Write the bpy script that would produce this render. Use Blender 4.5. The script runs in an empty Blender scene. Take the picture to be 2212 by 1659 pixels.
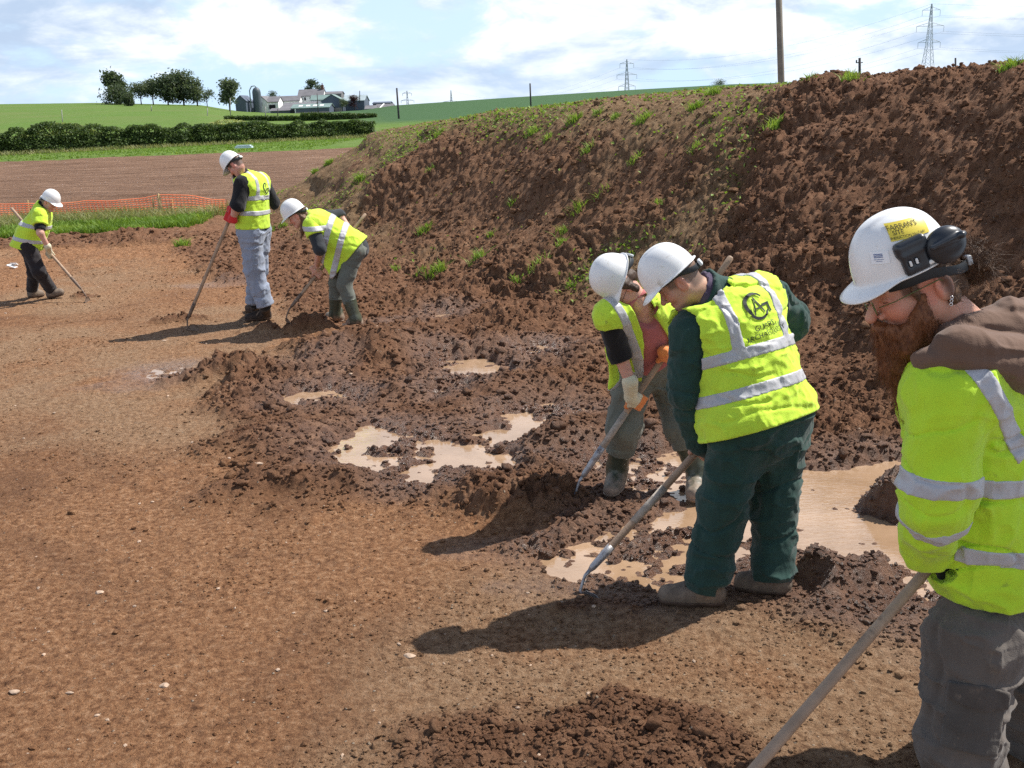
import bpy, bmesh, math, random, os
import numpy as np
from mathutils import Vector, Matrix
rng = np.random.default_rng(7)
random.seed(7)
SC = bpy.context.scene
COL = SC.collection
f32 = np.float32

# ------------------------------------------------------------------ camera
CAM_H, PITCH, ROLL, FPX = 2.1, math.radians(15.0), 0.035, 2218.0
_F = np.array([0, math.cos(PITCH), -math.sin(PITCH)])
_R0 = np.array([1.0, 0, 0]); _U0 = np.array([0, math.sin(PITCH), math.cos(PITCH)])
CR = _R0 * math.cos(ROLL) - _U0 * math.sin(ROLL)
CU = _U0 * math.cos(ROLL) + _R0 * math.sin(ROLL)
CAM = np.array([0, 0, CAM_H])

def ray(px, py):
    return _F + (px - 1106.0) / FPX * CR + (829.5 - py) / FPX * CU

def J(px, py, Y):
    """world point seen at photo position (px,py) at forward distance Y"""
    d = ray(px, py)
    return CAM + d * (Y / d[1])

def GP(px, py, z=0.0):
    d = ray(px, py)
    return CAM + d * ((z - CAM_H) / d[2])

def make_camera():
    cd = bpy.data.cameras.new('camera'); o = bpy.data.objects.new('camera', cd)
    COL.objects.link(o)
    m = Matrix(((CR[0], CU[0], -_F[0], 0), (CR[1], CU[1], -_F[1], 0), (CR[2], CU[2], -_F[2], CAM_H), (0, 0, 0, 1)))
    o.matrix_world = m
    cd.sensor_width = 36; cd.lens = 36 * FPX / 2212
    cd.clip_start = 0.05; cd.clip_end = 6000
    SC.camera = o

# ------------------------------------------------------------------ noise
def _hash(i, seed):
    i = (i * np.uint32(747796405) + np.uint32((seed * 2891336453) & 0xffffffff))
    i = ((i >> ((i >> np.uint32(28)) + np.uint32(4))) ^ i) * np.uint32(277803737)
    return (i >> np.uint32(22)) ^ i

def h3(ix, iy, iz, seed=0):
    with np.errstate(over='ignore'):
        a = _hash(ix.astype(np.int64).astype(np.uint32), seed + 1)
        b = _hash(a ^ iy.astype(np.int64).astype(np.uint32) * np.uint32(2654435761), seed + 2)
        c = _hash(b ^ iz.astype(np.int64).astype(np.uint32) * np.uint32(2246822519), seed + 3)
    return (c & np.uint32(0xffffff)).astype(f32) / f32(16777215)

def vn3(P, freq, seed=0):
    """smooth value noise in [-1,1], freq scalar or 3 values"""
    Q = (P * np.asarray(freq, dtype=f32)).astype(f32)
    I = np.floor(Q); T = Q - I; T = T * T * (3 - 2 * T)
    r = 0
    for dx in (0, 1):
        wx = T[:, 0] if dx else 1 - T[:, 0]
        for dy in (0, 1):
            wy = T[:, 1] if dy else 1 - T[:, 1]
            for dz in (0, 1):
                wz = T[:, 2] if dz else 1 - T[:, 2]
                r = r + wx * wy * wz * h3(I[:, 0] + dx, I[:, 1] + dy, I[:, 2] + dz, seed)
    return r * 2 - 1

def vn2(x, y, freq, seed=0):
    qx = x * freq; qy = y * freq
    ix = np.floor(qx); iy = np.floor(qy); tx = qx - ix; ty = qy - iy
    tx = tx * tx * (3 - 2 * tx); ty = ty * ty * (3 - 2 * ty); z = np.zeros_like(ix)
    a = h3(ix, iy, z, seed); b = h3(ix + 1, iy, z, seed); c = h3(ix, iy + 1, z, seed); d = h3(ix + 1, iy + 1, z, seed)
    return ((a * (1 - tx) + b * tx) * (1 - ty) + (c * (1 - tx) + d * tx) * ty) * 2 - 1

def fbm2(x, y, freq, seed=0, n=4, g=.5):
    r = 0; a = 1; t = 0
    for i in range(n):
        r = r + a * vn2(x + 3.1 * i, y - 7.7 * i, freq, seed + i * 11); t += a; a *= g; freq *= 2.03
    return r / t

def worley2(x, y, freq, seed=0):
    """bumps 0..1: 1 at the middle of a cell, 0 at its border; irregular sizes"""
    qx = x * freq; qy = y * freq; ix = np.floor(qx); iy = np.floor(qy)
    best = np.zeros_like(qx); z = np.zeros_like(ix)
    for dx in (-1, 0, 1):
        for dy in (-1, 0, 1):
            cx = ix + dx; cy = iy + dy
            px = cx + h3(cx, cy, z, seed); py = cy + h3(cx, cy, z + 1, seed)
            rr = .35 + .6 * h3(cx, cy, z + 2, seed)
            d2 = ((qx - px) ** 2 + (qy - py) ** 2) / (rr * rr)
            hgt = np.sqrt(np.maximum(0, 1 - d2)) * rr
            best = np.maximum(best, hgt)
    return best

def sstep(x, a, b):
    t = np.clip((x - a) / (b - a), 0, 1); return t * t * (3 - 2 * t)

def poly_sd(x, y, poly):
    """signed distance to a polygon (negative inside)"""
    p = np.asarray(poly, dtype=f32); n = len(p)
    d = np.full(x.shape, 1e9, dtype=f32); s = np.zeros(x.shape, dtype=bool)
    for i in range(n):
        a = p[i]; b = p[(i + 1) % n]; ex, ey = b - a
        wx = x - a[0]; wy = y - a[1]
        t = np.clip((wx * ex + wy * ey) / max(1e-9, ex * ex + ey * ey), 0, 1)
        d = np.minimum(d, (wx - ex * t) ** 2 + (wy - ey * t) ** 2)
        c = ((a[1] > y) != (b[1] > y))
        if abs(ey) > 1e-9:
            s ^= c & (x < ex * (y - a[1]) / ey + a[0])
    d = np.sqrt(d); return np.where(s, -d, d)

# ------------------------------------------------------------------ meshes
def mesh_np(name, V, Fq, mat=None, parent=None, smooth=True, attrs=None, link=True):
    """V (n,3); Fq (m,4) or (m,3) or a list of such arrays"""
    me = bpy.data.meshes.new(name)
    V = np.asarray(V, dtype=f32)
    Fl = Fq if isinstance(Fq, list) and isinstance(Fq[0], np.ndarray) else [np.asarray(Fq)]
    Fl = [np.asarray(F, dtype=np.int32) for F in Fl if len(F)]
    nl = sum(F.size for F in Fl); nf = sum(len(F) for F in Fl)
    me.vertices.add(len(V)); me.vertices.foreach_set('co', V.ravel())
    me.loops.add(nl); me.polygons.add(nf)
    me.loops.foreach_set('vertex_index', np.concatenate([F.ravel() for F in Fl]))
    tot = np.concatenate([np.full(len(F), F.shape[1], dtype=np.int32) for F in Fl])
    st = np.concatenate([[0], np.cumsum(tot)[:-1]]).astype(np.int32)
    me.polygons.foreach_set('loop_start', st)
    me.polygons.foreach_set('use_smooth', np.full(nf, smooth, dtype=bool))
    me.update(calc_edges=True)
    if attrs:
        for k, v in attrs.items():
            v = np.asarray(v, dtype=f32)
            if v.ndim == 1:
                a = me.attributes.new(k, 'FLOAT', 'POINT'); a.data.foreach_set('value', v)
            else:
                a = me.attributes.new(k, 'FLOAT_COLOR', 'POINT')
                if v.shape[1] == 3: v = np.concatenate([v, np.ones((len(v), 1), f32)], 1)
                a.data.foreach_set('color', v.ravel())
    mats = mat if isinstance(mat, (list, tuple)) else [mat]
    for m in mats:
        if m is not None: me.materials.append(m)
    o = bpy.data.objects.new(name, me)
    if link: COL.objects.link(o)
    if parent is not None: put_under(o, parent)
    return o

def put_under(o, parent):
    """parent without moving: geometry is written in world coordinates"""
    o.parent = parent
    bpy_m = parent_world(parent)
    o.matrix_parent_inverse = bpy_m.inverted()

def parent_world(p):
    m = p.matrix_basis.copy()
    if p.parent: m = parent_world(p.parent) @ p.matrix_parent_inverse @ m
    return m

def tag(o, label=None, cat=None, group=None, kind=None):
    if label: o['label'] = label
    if cat: o['category'] = cat
    if group: o['group'] = group
    if kind: o['kind'] = kind
    return o

def empty(name, loc, label=None, cat=None, group=None):
    o = bpy.data.objects.new(name, None); COL.objects.link(o)
    o.location = [float(v) for v in loc]; o.empty_display_size = .1
    return tag(o, label, cat, group)

def grid_faces(nr, nc, wrap=False):
    i = np.arange(nr - 1)[:, None]; j = np.arange(nc if wrap else nc - 1)[None, :]
    a = i * nc + j; b = i * nc + (j + 1) % nc; c = (i + 1) * nc + (j + 1) % nc; d = (i + 1) * nc + j
    return np.stack([a, b, c, d], -1).reshape(-1, 4)

class MB:
    """collects simple solids into one mesh"""
    def __init__(s): s.V = []; s.Q = []; s.T = []; s.n = 0
    def add(s, V, Q=None, T=None):
        V = np.asarray(V, dtype=float).reshape(-1, 3)
        if Q is not None and len(Q): s.Q.append(np.asarray(Q) + s.n)
        if T is not None and len(T): s.T.append(np.asarray(T) + s.n)
        s.V.append(V); s.n += len(V)
    def box(s, c, size, R=None):
        h = np.asarray(size) / 2
        V = np.array([[x, y, z] for x in (-1, 1) for y in (-1, 1) for z in (-1, 1)]) * h
        if R is not None: V = V @ np.asarray(R).T
        s.add(V + np.asarray(c), [[0, 1, 3, 2], [4, 6, 7, 5], [0, 4, 5, 1], [2, 3, 7, 6], [0, 2, 6, 4], [1, 5, 7, 3]])
    def tube(s, pts, rad, n=10, cap=True, flat=None):
        pts = np.asarray(pts, dtype=float); m = len(pts)
        rad = np.broadcast_to(rad, (m,)).astype(float)
        tg = np.gradient(pts, axis=0); tg /= np.linalg.norm(tg, axis=1)[:, None] + 1e-12
        up = np.array([0, 0, 1.0]) if abs(tg[0][2]) < .9 else np.array([1.0, 0, 0])
        a = np.cross(tg[0], up); a /= np.linalg.norm(a)
        V = []
        for i in range(m):
            a = a - tg[i] * a.dot(tg[i]); a /= np.linalg.norm(a); b = np.cross(tg[i], a)
            th = np.arange(n) * 2 * np.pi / n
            V.append(pts[i] + rad[i] * (np.cos(th)[:, None] * a + np.sin(th)[:, None] * b))
        V = np.concatenate(V)
        Q = grid_faces(m, n, True); T = []
        if cap:
            V = np.concatenate([V, pts[:1], pts[-1:]])
            k = m * n
            T = [[k, (j + 1) % n, j] for j in range(n)] + [[k + 1, (m - 1) * n + j, (m - 1) * n + (j + 1) % n] for j in range(n)]
        s.add(V, Q, T)
    def prism(s, poly, p0, ax, ay, az, depth):
        """extrude a 2-D outline (in ax,ay) along az"""
        poly = np.asarray(poly, float); n = len(poly)
        ax, ay, az = (np.asarray(v, float) for v in (ax, ay, az))
        A = np.asarray(p0) + poly[:, :1] * ax + poly[:, 1:] * ay
        B = A + az * depth
        V = np.concatenate([A, B, [A.mean(0)], [B.mean(0)]])
        Q = [[i, (i + 1) % n, n + (i + 1) % n, n + i] for i in range(n)]
        T = [[2 * n, (i + 1) % n, i] for i in range(n)] + [[2 * n + 1, n + i, n + (i + 1) % n] for i in range(n)]
        s.add(V, Q, T)
    def build(s, name, mat, parent=None, smooth=False, attrs=None):
        F = []
        if s.Q: F.append(np.concatenate(s.Q))
        if s.T: F.append(np.concatenate(s.T))
        return mesh_np(name, np.concatenate(s.V), F, mat, parent, smooth, attrs)

# ------------------------------------------------------------------ distance fields -> meshes
def rc(P, a, b, ra, rb):
    a = np.asarray(a, f32); b = np.asarray(b, f32); ab = b - a
    w = P - a; t = np.clip(w @ ab / f32(ab @ ab + 1e-9), 0, 1)
    return np.linalg.norm(w - t[:, None] * ab, axis=1) - (ra + (rb - ra) * t)

def rcf(P, a, b, ra, rb, ax, s):
    """round cone whose thickness along unit axis ax is s times the rest"""
    a = np.asarray(a, f32); b = np.asarray(b, f32); ax = np.asarray(ax, f32); ab = b - a
    w = P - a; t = np.clip(w @ ab / f32(ab @ ab + 1e-9), 0, 1)
    o = w - t[:, None] * ab; k = o @ ax
    o = o + ((1 / s - 1) * k)[:, None] * ax
    return (np.linalg.norm(o, axis=1) - (ra + (rb - ra) * t)) * (s if s < 1 else 1)

def ell(P, c, r, R=None):
    q = P - np.asarray(c, f32)
    if R is not None: q = q @ np.asarray(R, f32)
    r = np.asarray(r, f32)
    k0 = np.linalg.norm(q / r, axis=1); k1 = np.linalg.norm(q / (r * r), axis=1)
    return k0 * (k0 - 1) / np.maximum(k1, 1e-6)

def rbox(P, c, h, rad, R=None):
    q = P - np.asarray(c, f32)
    if R is not None: q = q @ np.asarray(R, f32)
    q = np.abs(q) - (np.asarray(h, f32) - rad)
    return np.linalg.norm(np.maximum(q, 0), axis=1) + np.minimum(q.max(1), 0) - rad

def smin(a, b, k):
    h = np.maximum(k - np.abs(a - b), 0) / k
    return np.minimum(a, b) - h * h * k * .25

def smax(a, b, k): return -smin(-a, -b, k)

def usmin(L, k):
    r = L[0]
    for d in L[1:]: r = smin(r, d, k)
    return r

def surf(fn, lo, hi, h):
    """naive surface nets of fn(P)<0 in the box lo..hi with voxel h"""
    lo = np.asarray(lo, float); hi = np.asarray(hi, float)
    B = 4
    nb = np.maximum(1, np.ceil((hi - lo) / (h * B)).astype(int))
    n = nb * B
    # block centres
    bc = np.stack(np.meshgrid(*[np.arange(k) for k in nb], indexing='ij'), -1).reshape(-1, 3)
    C = (lo + (bc + .5) * h * B).astype(f32)
    dc = fn(C)
    act = np.abs(dc) < h * B * .87 * 1.35 + .02
    D = np.repeat(np.repeat(np.repeat(dc.reshape(nb), B, 0), B, 1), B, 2).astype(f32)
    ab = bc[act]
    off = np.stack(np.meshgrid(*[np.arange(B)] * 3, indexing='ij'), -1).reshape(-1, 3)
    I = (ab[:, None, :] * B + off[None]).reshape(-1, 3)
    for s in range(0, len(I), 400000):
        K = I[s:s + 400000]
        D[K[:, 0], K[:, 1], K[:, 2]] = fn((lo + K * h).astype(f32))
    D[0] = D[-1] = 1; D[:, 0] = D[:, -1] = 1; D[:, :, 0] = D[:, :, -1] = 1
    S = D < 0
    c = np.zeros(tuple(n - 1), np.int8)
    for dx in (0, 1):
        for dy in (0, 1):
            for dz in (0, 1):
                c += S[dx:n[0] - 1 + dx, dy:n[1] - 1 + dy, dz:n[2] - 1 + dz]
    A = np.argwhere((c > 0) & (c < 8))
    idx = np.full(tuple(n - 1), -1, np.int32); idx[A[:, 0], A[:, 1], A[:, 2]] = np.arange(len(A))
    acc = np.zeros((len(A), 3)); cnt = np.zeros(len(A))
    cr = [(x, y, z) for x in (0, 1) for y in (0, 1) for z in (0, 1)]
    val = {k: D[A[:, 0] + k[0], A[:, 1] + k[1], A[:, 2] + k[2]] for k in cr}
    for k in cr:
        for ax in range(3):
            if k[ax] == 0:
                m = list(k); m[ax] = 1; m = tuple(m)
                a = val[k]; b = val[m]; x = (a < 0) != (b < 0)
                t = np.where(x, a / np.where(x, a - b, 1), 0)
                p = np.tile(np.array(k, float), (len(A), 1)); p[:, ax] += t
                acc[x] += p[x]; cnt[x] += 1
    V = lo + (A + acc / cnt[:, None]) * h
    Q = []
    for ax in range(3):
        o1, o2 = [(1, 2), (2, 0), (0, 1)][ax]
        sl0 = [slice(None)] * 3; sl1 = [slice(None)] * 3
        sl0[ax] = slice(0, n[ax] - 1); sl1[ax] = slice(1, n[ax])
        X = S[tuple(sl0)] != S[tuple(sl1)]
        E = np.argwhere(X)
        E = E[(E[:, o1] > 0) & (E[:, o2] > 0) & (E[:, o1] < n[o1] - 1) & (E[:, o2] < n[o2] - 1)]
        e1 = np.zeros(3, int); e1[o1] = 1; e2 = np.zeros(3, int); e2[o2] = 1
        g = lambda M: idx[M[:, 0], M[:, 1], M[:, 2]]
        q = np.stack([g(E - e1 - e2), g(E - e2), g(E), g(E - e1)], 1)
        flip = ~S[E[:, 0], E[:, 1], E[:, 2]]
        q[flip] = q[flip][:, ::-1]
        Q.append(q[(q >= 0).all(1)])
    return V, np.concatenate(Q)

def sdf_obj(name, fn, lo, hi, h, mat, parent=None, attrs=None):
    V, Q = surf(fn, lo, hi, h)
    if len(V) == 0:
        print('EMPTY SDF', name); V = np.zeros((3, 3)); Q = np.array([[0, 1, 2]])
    at = attrs(V.astype(f32)) if attrs else None
    return mesh_np(name, V, Q, mat, parent, True, at)

# ------------------------------------------------------------------ materials
class NT:
    def __init__(s, name):
        s.m = bpy.data.materials.new(name); s.m.use_nodes = True
        s.t = s.m.node_tree; s.b = s.t.nodes['Principled BSDF']; s.out = s.t.nodes['Material Output']
    def n(s, typ, **kw):
        x = s.t.nodes.new(typ)
        for k, v in kw.items():
            if k.startswith('i_'):
                x.inputs[k[2:].replace('_', ' ')].default_value = v
            else: setattr(x, k, v)
        return x
    def l(s, a, b): s.t.links.new(a, b)
    def geo(s): return s.n('ShaderNodeNewGeometry').outputs['Position']
    def obj(s): return s.n('ShaderNodeTexCoord').outputs['Object']
    def noise(s, vec, scale, detail=4, rough=.55, out='Fac', dist=0):
        x = s.n('ShaderNodeTexNoise'); x.inputs['Scale'].default_value = scale
        x.inputs['Detail'].default_value = detail; x.inputs['Roughness'].default_value = rough
        x.inputs['Distortion'].default_value = dist
        if vec is not None: s.l(vec, x.inputs['Vector'])
        return x.outputs[out]
    def ramp(s, fac, *stops):
        x = s.n('ShaderNodeValToRGB'); e = x.color_ramp.elements
        while len(e) < len(stops): e.new(.5)
        for k, (p, c) in zip(e, stops):
            k.position = p; k.color = (*c, 1) if len(c) == 3 else c
        s.l(fac, x.inputs[0]); return x.outputs[0]
    def mr(s, v, a, b, c=0, d=1):
        x = s.n('ShaderNodeMapRange'); x.inputs[1].default_value = a; x.inputs[2].default_value = b
        x.inputs[3].default_value = c; x.inputs[4].default_value = d; s.l(v, x.inputs[0]); return x.outputs[0]
    def mix(s, f, a, b, mode='MIX'):
        x = s.n('ShaderNodeMix', data_type='RGBA', blend_type=mode)
        for sock, v in ((x.inputs[0], f), (x.inputs[6], a), (x.inputs[7], b)):
            if isinstance(v, (int, float)): sock.default_value = v
            elif isinstance(v, tuple): sock.default_value = (*v, 1) if len(v) == 3 else v
            else: s.l(v, sock)
        return x.outputs[2]
    def math(s, op, a, b=None, clamp=False):
        x = s.n('ShaderNodeMath', operation=op); x.use_clamp = clamp
        for sock, v in ((x.inputs[0], a), (x.inputs[1], b)):
            if v is None: continue
            if isinstance(v, (int, float)): sock.default_value = v
            else: s.l(v, sock)
        return x.outputs[0]
    def attr(s, name, col=False):
        x = s.n('ShaderNodeAttribute'); x.attribute_name = name
        return x.outputs['Color'] if col else x.outputs['Fac']
    def bump(s, hgt, strength=.5, dist=.01, normal=None):
        x = s.n('ShaderNodeBump'); x.inputs['Strength'].default_value = strength; x.inputs['Distance'].default_value = dist
        s.l(hgt, x.inputs['Height'])
        if normal is not None: s.l(normal, x.inputs['Normal'])
        return x.outputs[0]
    def set(s, color=None, rough=None, normal=None, metal=None, spec=None):
        for k, v in (('Base Color', color), ('Roughness', rough), ('Normal', normal), ('Metallic', metal), ('Specular IOR Level', spec)):
            if v is None: continue
            if isinstance(v, tuple): s.b.inputs[k].default_value = (*v, 1)
            elif isinstance(v, (int, float)): s.b.inputs[k].default_value = v
            else: s.l(v, s.b.inputs[k])
        return s.m

_MC = {}
def plain(name, col, rough=.8, var=.25, scale=6, bump=0, bscale=60, spec=.3, metal=0, dirt=None, dirt_amt=0.0, dscale=9):
    """a procedural material: base colour broken by noise, optional dirt patches and weave bump"""
    if name in _MC: return _MC[name]
    t = NT(name); g = t.geo()
    n = t.noise(g, scale, 5, .6)
    a = tuple(c * (1 - var) for c in col); b = tuple(min(1, c * (1 + var)) for c in col)
    c = t.ramp(n, (.3, a), (.7, b))
    if dirt is not None:
        d = t.noise(g, dscale, 6, .65, dist=.4)
        c = t.mix(t.mr(d, .62 - dirt_amt, .74 - dirt_amt * .6), c, dirt)
    nm = None
    if bump: nm = t.bump(t.noise(g, bscale, 4, .6), bump, .004)
    _MC[name] = t.set(c, rough, nm, metal, spec)
    return _MC[name]
# ------------------------------------------------------------------ light, sky
SUN_DIR = np.array([.96, .42, 1.42]); SUN_DIR /= np.linalg.norm(SUN_DIR)
def make_light():
    sd = bpy.data.lights.new('sun', 'SUN'); sd.energy = 5.0; sd.angle = math.radians(.55); sd.color = (1, .95, .87)
    o = bpy.data.objects.new('sun', sd); COL.objects.link(o)
    o.rotation_euler = Vector(SUN_DIR.tolist()).to_track_quat('Z', 'Y').to_euler()
    w = bpy.data.worlds.new('World'); SC.world = w; w.use_nodes = True
    nt = w.node_tree; N = nt.nodes; L = nt.links
    bg = N['Background']
    sky = N.new('ShaderNodeTexSky'); sky.sky_type = 'NISHITA'; sky.sun_disc = False
    sky.sun_elevation = math.asin(SUN_DIR[2]); sky.sun_rotation = math.atan2(SUN_DIR[0], SUN_DIR[1])
    sky.air_density = 1.0; sky.dust_density = .8; sky.ozone_density = 1.2
    tc = N.new('ShaderNodeTexCoord'); sp = N.new('ShaderNodeSeparateXYZ'); L.new(tc.outputs['Generated'], sp.inputs[0])
    def M(op, a, b=None, clamp=False):
        x = N.new('ShaderNodeMath'); x.operation = op; x.use_clamp = clamp
        for s_, v in ((x.inputs[0], a), (x.inputs[1], b)):
            if v is None: continue
            if isinstance(v, (int, float)): s_.default_value = v
            else: L.new(v, s_)
        return x.outputs[0]
    def vec(sx, sz, off):
        m_ = N.new('ShaderNodeMapping'); m_.inputs['Scale'].default_value = (sx, sx, sz); m_.inputs['Location'].default_value = (off, off * .6, off * .3)
        L.new(tc.outputs['Generated'], m_.inputs['Vector']); return m_.outputs[0]
    def noise(v, scale, det, rough, dist=0.0):
        x = N.new('ShaderNodeTexNoise'); x.inputs['Scale'].default_value = scale; x.inputs['Detail'].default_value = det
        x.inputs['Roughness'].default_value = rough; x.inputs['Distortion'].default_value = dist
        L.new(v, x.inputs['Vector']); return x.outputs['Fac']
    def ramp(f, *st):
        x = N.new('ShaderNodeValToRGB'); e = x.color_ramp.elements
        while len(e) < len(st): e.new(.5)
        for k, (p, c) in zip(e, st): k.position = p; k.color = (*c, 1)
        L.new(f, x.inputs[0]); return x.outputs[0]
    def mixc(f, a, b):
        x = N.new('ShaderNodeMix'); x.data_type = 'RGBA'
        for s_, v in ((x.inputs[0], f), (x.inputs[6], a), (x.inputs[7], b)):
            if isinstance(v, (int, float)): s_.default_value = v
            elif isinstance(v, tuple): s_.default_value = (*v, 1)
            else: L.new(v, s_)
        return x.outputs[2]
    def mr(v, a, b, c=0, d=1):
        x = N.new('ShaderNodeMapRange'); x.inputs[1].default_value = a; x.inputs[2].default_value = b; x.inputs[3].default_value = c; x.inputs[4].default_value = d
        x.interpolation_type = 'SMOOTHSTEP'; L.new(v, x.inputs[0]); return x.outputs[0]
    z = sp.outputs[2]
    base = mixc(mr(z, .05, .30), (5.0, 6.6, 8.2), sky.outputs[0])
    big = noise(vec(1, 2.6, 1.7), 4.2, 8, .55, .25); fine = noise(vec(1, 2.2, 5.1), 9.5, 10, .60, .35)
    dens = M('ADD', M('MULTIPLY', big, .62), M('MULTIPLY', fine, .38))
    cover = M('MULTIPLY', mr(dens, .39, .49), mr(z, .62, .40))
    body = noise(vec(1, 3.4, 9.2), 5.2, 9, .58, .3); body = M('ADD', M('MULTIPLY', body, .6), M('MULTIPLY', fine, .4))
    low = mixc(mr(body, .41, .58), (3.9, 4.9, 6.4), (8.3, 8.7, 9.1))
    shade = mixc(mr(z, .0, .07), mixc(.45, low, (5.1, 6.3, 7.9)), low)
    L.new(mixc(cover, base, shade), bg.inputs[0]); bg.inputs[1].default_value = .1
    SC.view_settings.view_transform = 'Standard'; SC.view_settings.look = 'None'
    SC.view_settings.gamma = 1; SC.view_settings.exposure = EXPOSURE
    SC.render.engine = 'CYCLES'
    SC.cycles.max_bounces = 5; SC.cycles.diffuse_bounces = 2; SC.cycles.glossy_bounces = 2
    SC.cycles.transparent_max_bounces = 4; SC.cycles.use_denoising = False
    SC.cycles.sample_clamp_indirect = 4.0
EXPOSURE = 0.5

# ------------------------------------------------------------------ soil materials
def soil_material():
    t = NT('soil'); g = t.geo()
    rough, wet, old, pale, green = (t.attr(k) for k in ('rough', 'wet', 'old', 'pale', 'green'))
    cav = t.attr('cav')
    n1 = t.noise(g, 1.1, 6, .62, dist=.5); n2 = t.noise(g, 9, 7, .65, dist=.3); n3 = t.noise(g, 60, 6, .7)
    mp = t.n('ShaderNodeMapping'); mp.inputs['Scale'].default_value = (1, 1, 1); t.l(g, mp.inputs['Vector'])
    n4 = t.noise(g, 26, 9, .80, dist=.3)
    flat = t.ramp(n4, (.35, (.082, .038, .019)), (.45, (.225, .108, .053)), (.54, (.325, .170, .086)), (.67, (.50, .31, .19)))
    flat = t.mix(t.mr(n2, .52, .72, 0, .6), flat, (.13, .066, .038))
    flat = t.mix(t.mr(t.noise(g, .55, 5, .6, dist=.8), .52, .66, 0, .55), flat, (.13, .066, .038))
    palec = t.ramp(n4, (.36, (.13, .068, .038)), (.5, (.29, .175, .10)), (.7, (.42, .29, .19)))
    flat = t.mix(t.math('MULTIPLY', pale, t.mr(n1, .30, .52), True), flat, palec)
    dark = t.ramp(n2, (.3, (.082, .039, .022)), (.50, (.180, .092, .053)), (.72, (.32, .185, .112)))
    dark = t.mix(t.mr(n1, .4, .75), dark, (.19, .098, .055))
    oldc = t.ramp(n2, (.3, (.13, .076, .040)), (.52, (.225, .143, .078)), (.75, (.34, .235, .14)))
    c = t.mix(rough, flat, dark)
    c = t.mix(old, c, oldc)
    c = t.mix(t.mr(n3, .62, .74, 0, .45), c, (.30, .22, .155))
    gm = t.math('MULTIPLY', green, t.mr(t.noise(g, 14, 6, .7), .50, .60), True)
    c = t.mix(gm, c, (.07, .12, .025))
    wc = t.mix(1.0, c, (.80, .73, .68), 'MULTIPLY')
    c = t.mix(wet, c, wc)
    # loose pebbles and fragments in the surface
    v = t.n('ShaderNodeTexVoronoi'); v.inputs['Scale'].default_value = 34; t.l(g, v.inputs['Vector'])
    sel = t.n('ShaderNodeSeparateColor'); t.l(v.outputs['Color'], sel.inputs[0])
    peb = t.math('MULTIPLY', t.mr(v.outputs['Distance'], .22, .12), t.mr(sel.outputs[0], .90, .93), True)
    peb = t.math('MULTIPLY', peb, t.mr(wet, .6, .1), True)
    c = t.mix(peb, c, (.40, .32, .24))
    r = t.math('ADD', t.math('MULTIPLY', wet, -.76), t.math('ADD', .93, t.math('MULTIPLY', t.math('MULTIPLY', n2, wet), .3)), True)
    h = t.math('ADD', t.math('MULTIPLY', t.noise(g, 28, 9, .72), 1.0), t.math('MULTIPLY', peb, .25))
    h = t.math('ADD', h, t.math('MULTIPLY', t.noise(g, 130, 4, .7), .22))
    nm = t.bump(h, 1.0, .042)
    t.set(c, r, nm, None, t.mr(wet, 0, 1, .12, .75))
    return t.m

def water_material():
    t = NT('muddy_water'); g = t.geo()
    n = t.noise(g, 2.5, 4, .6, dist=.4)
    c = t.ramp(n, (.3, (.27, .170, .098)), (.7, (.40, .265, .168)))
    v = t.n('ShaderNodeMapping'); v.inputs['Scale'].default_value = (1, 2.4, 1); t.l(g, v.inputs['Vector'])
    w = t.noise(v.outputs[0], 16, 3, .5, dist=.6)
    nm = t.bump(w, .12, .012)
    t.set(c, .04, nm, None, 1.0)
    t.b.inputs['IOR'].default_value = 1.45
    return t.m

# ------------------------------------------------------------------ terrain
_FO = np.array([2.9, 5.65]); _FU = np.array([-.5, .866]); _FN = np.array([.866, .5])
def heap_ts(x, y):
    dx = x - _FO[0]; dy = y - _FO[1]
    return dx * _FU[0] + dy * _FU[1], dx * _FN[0] + dy * _FN[1]
def heap_h(x, y):
    t, s = heap_ts(x, y)
    foot = np.interp(t, [-6, 0, 1, 2.5, 6.2, 8.7, 12, 15, 18], [.2, 0, -.2, .25, .45, .05, -.1, .2, .6])
    foot = foot + .25 * vn2(x, y, .6, 5) + .12 * vn2(x, y, 1.7, 6)
    H = np.interp(t, [-8, 0, 2.4, 4.2, 5.6, 8.7, 12.9, 16.7, 18.6, 22.5], [2.3, 2.36, 2.36, 2.28, 2.26, 2.2, 2.02, 1.80, 1.15, 0])
    w = 3.55 - foot
    q = (s - foot) / w
    up = np.clip(q, 0, 1)
    prof = np.where(q < 1, up * (1.0) + .08 * np.sin(up * np.pi * 2) * -1, 1)
    prof = np.clip(prof, 0, 1)
    prof = prof - .03 * sstep(q, .85, 1) + .03 * sstep(q, 1, 1.4)
    back = 1 - sstep(s, 5.6, 9.5)
    # the far nose of the heap is rounded
    k = .10
    pr = np.sqrt(prof * prof + k * k) - k if False else prof
    return H * pr * back * (q > 0)

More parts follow.
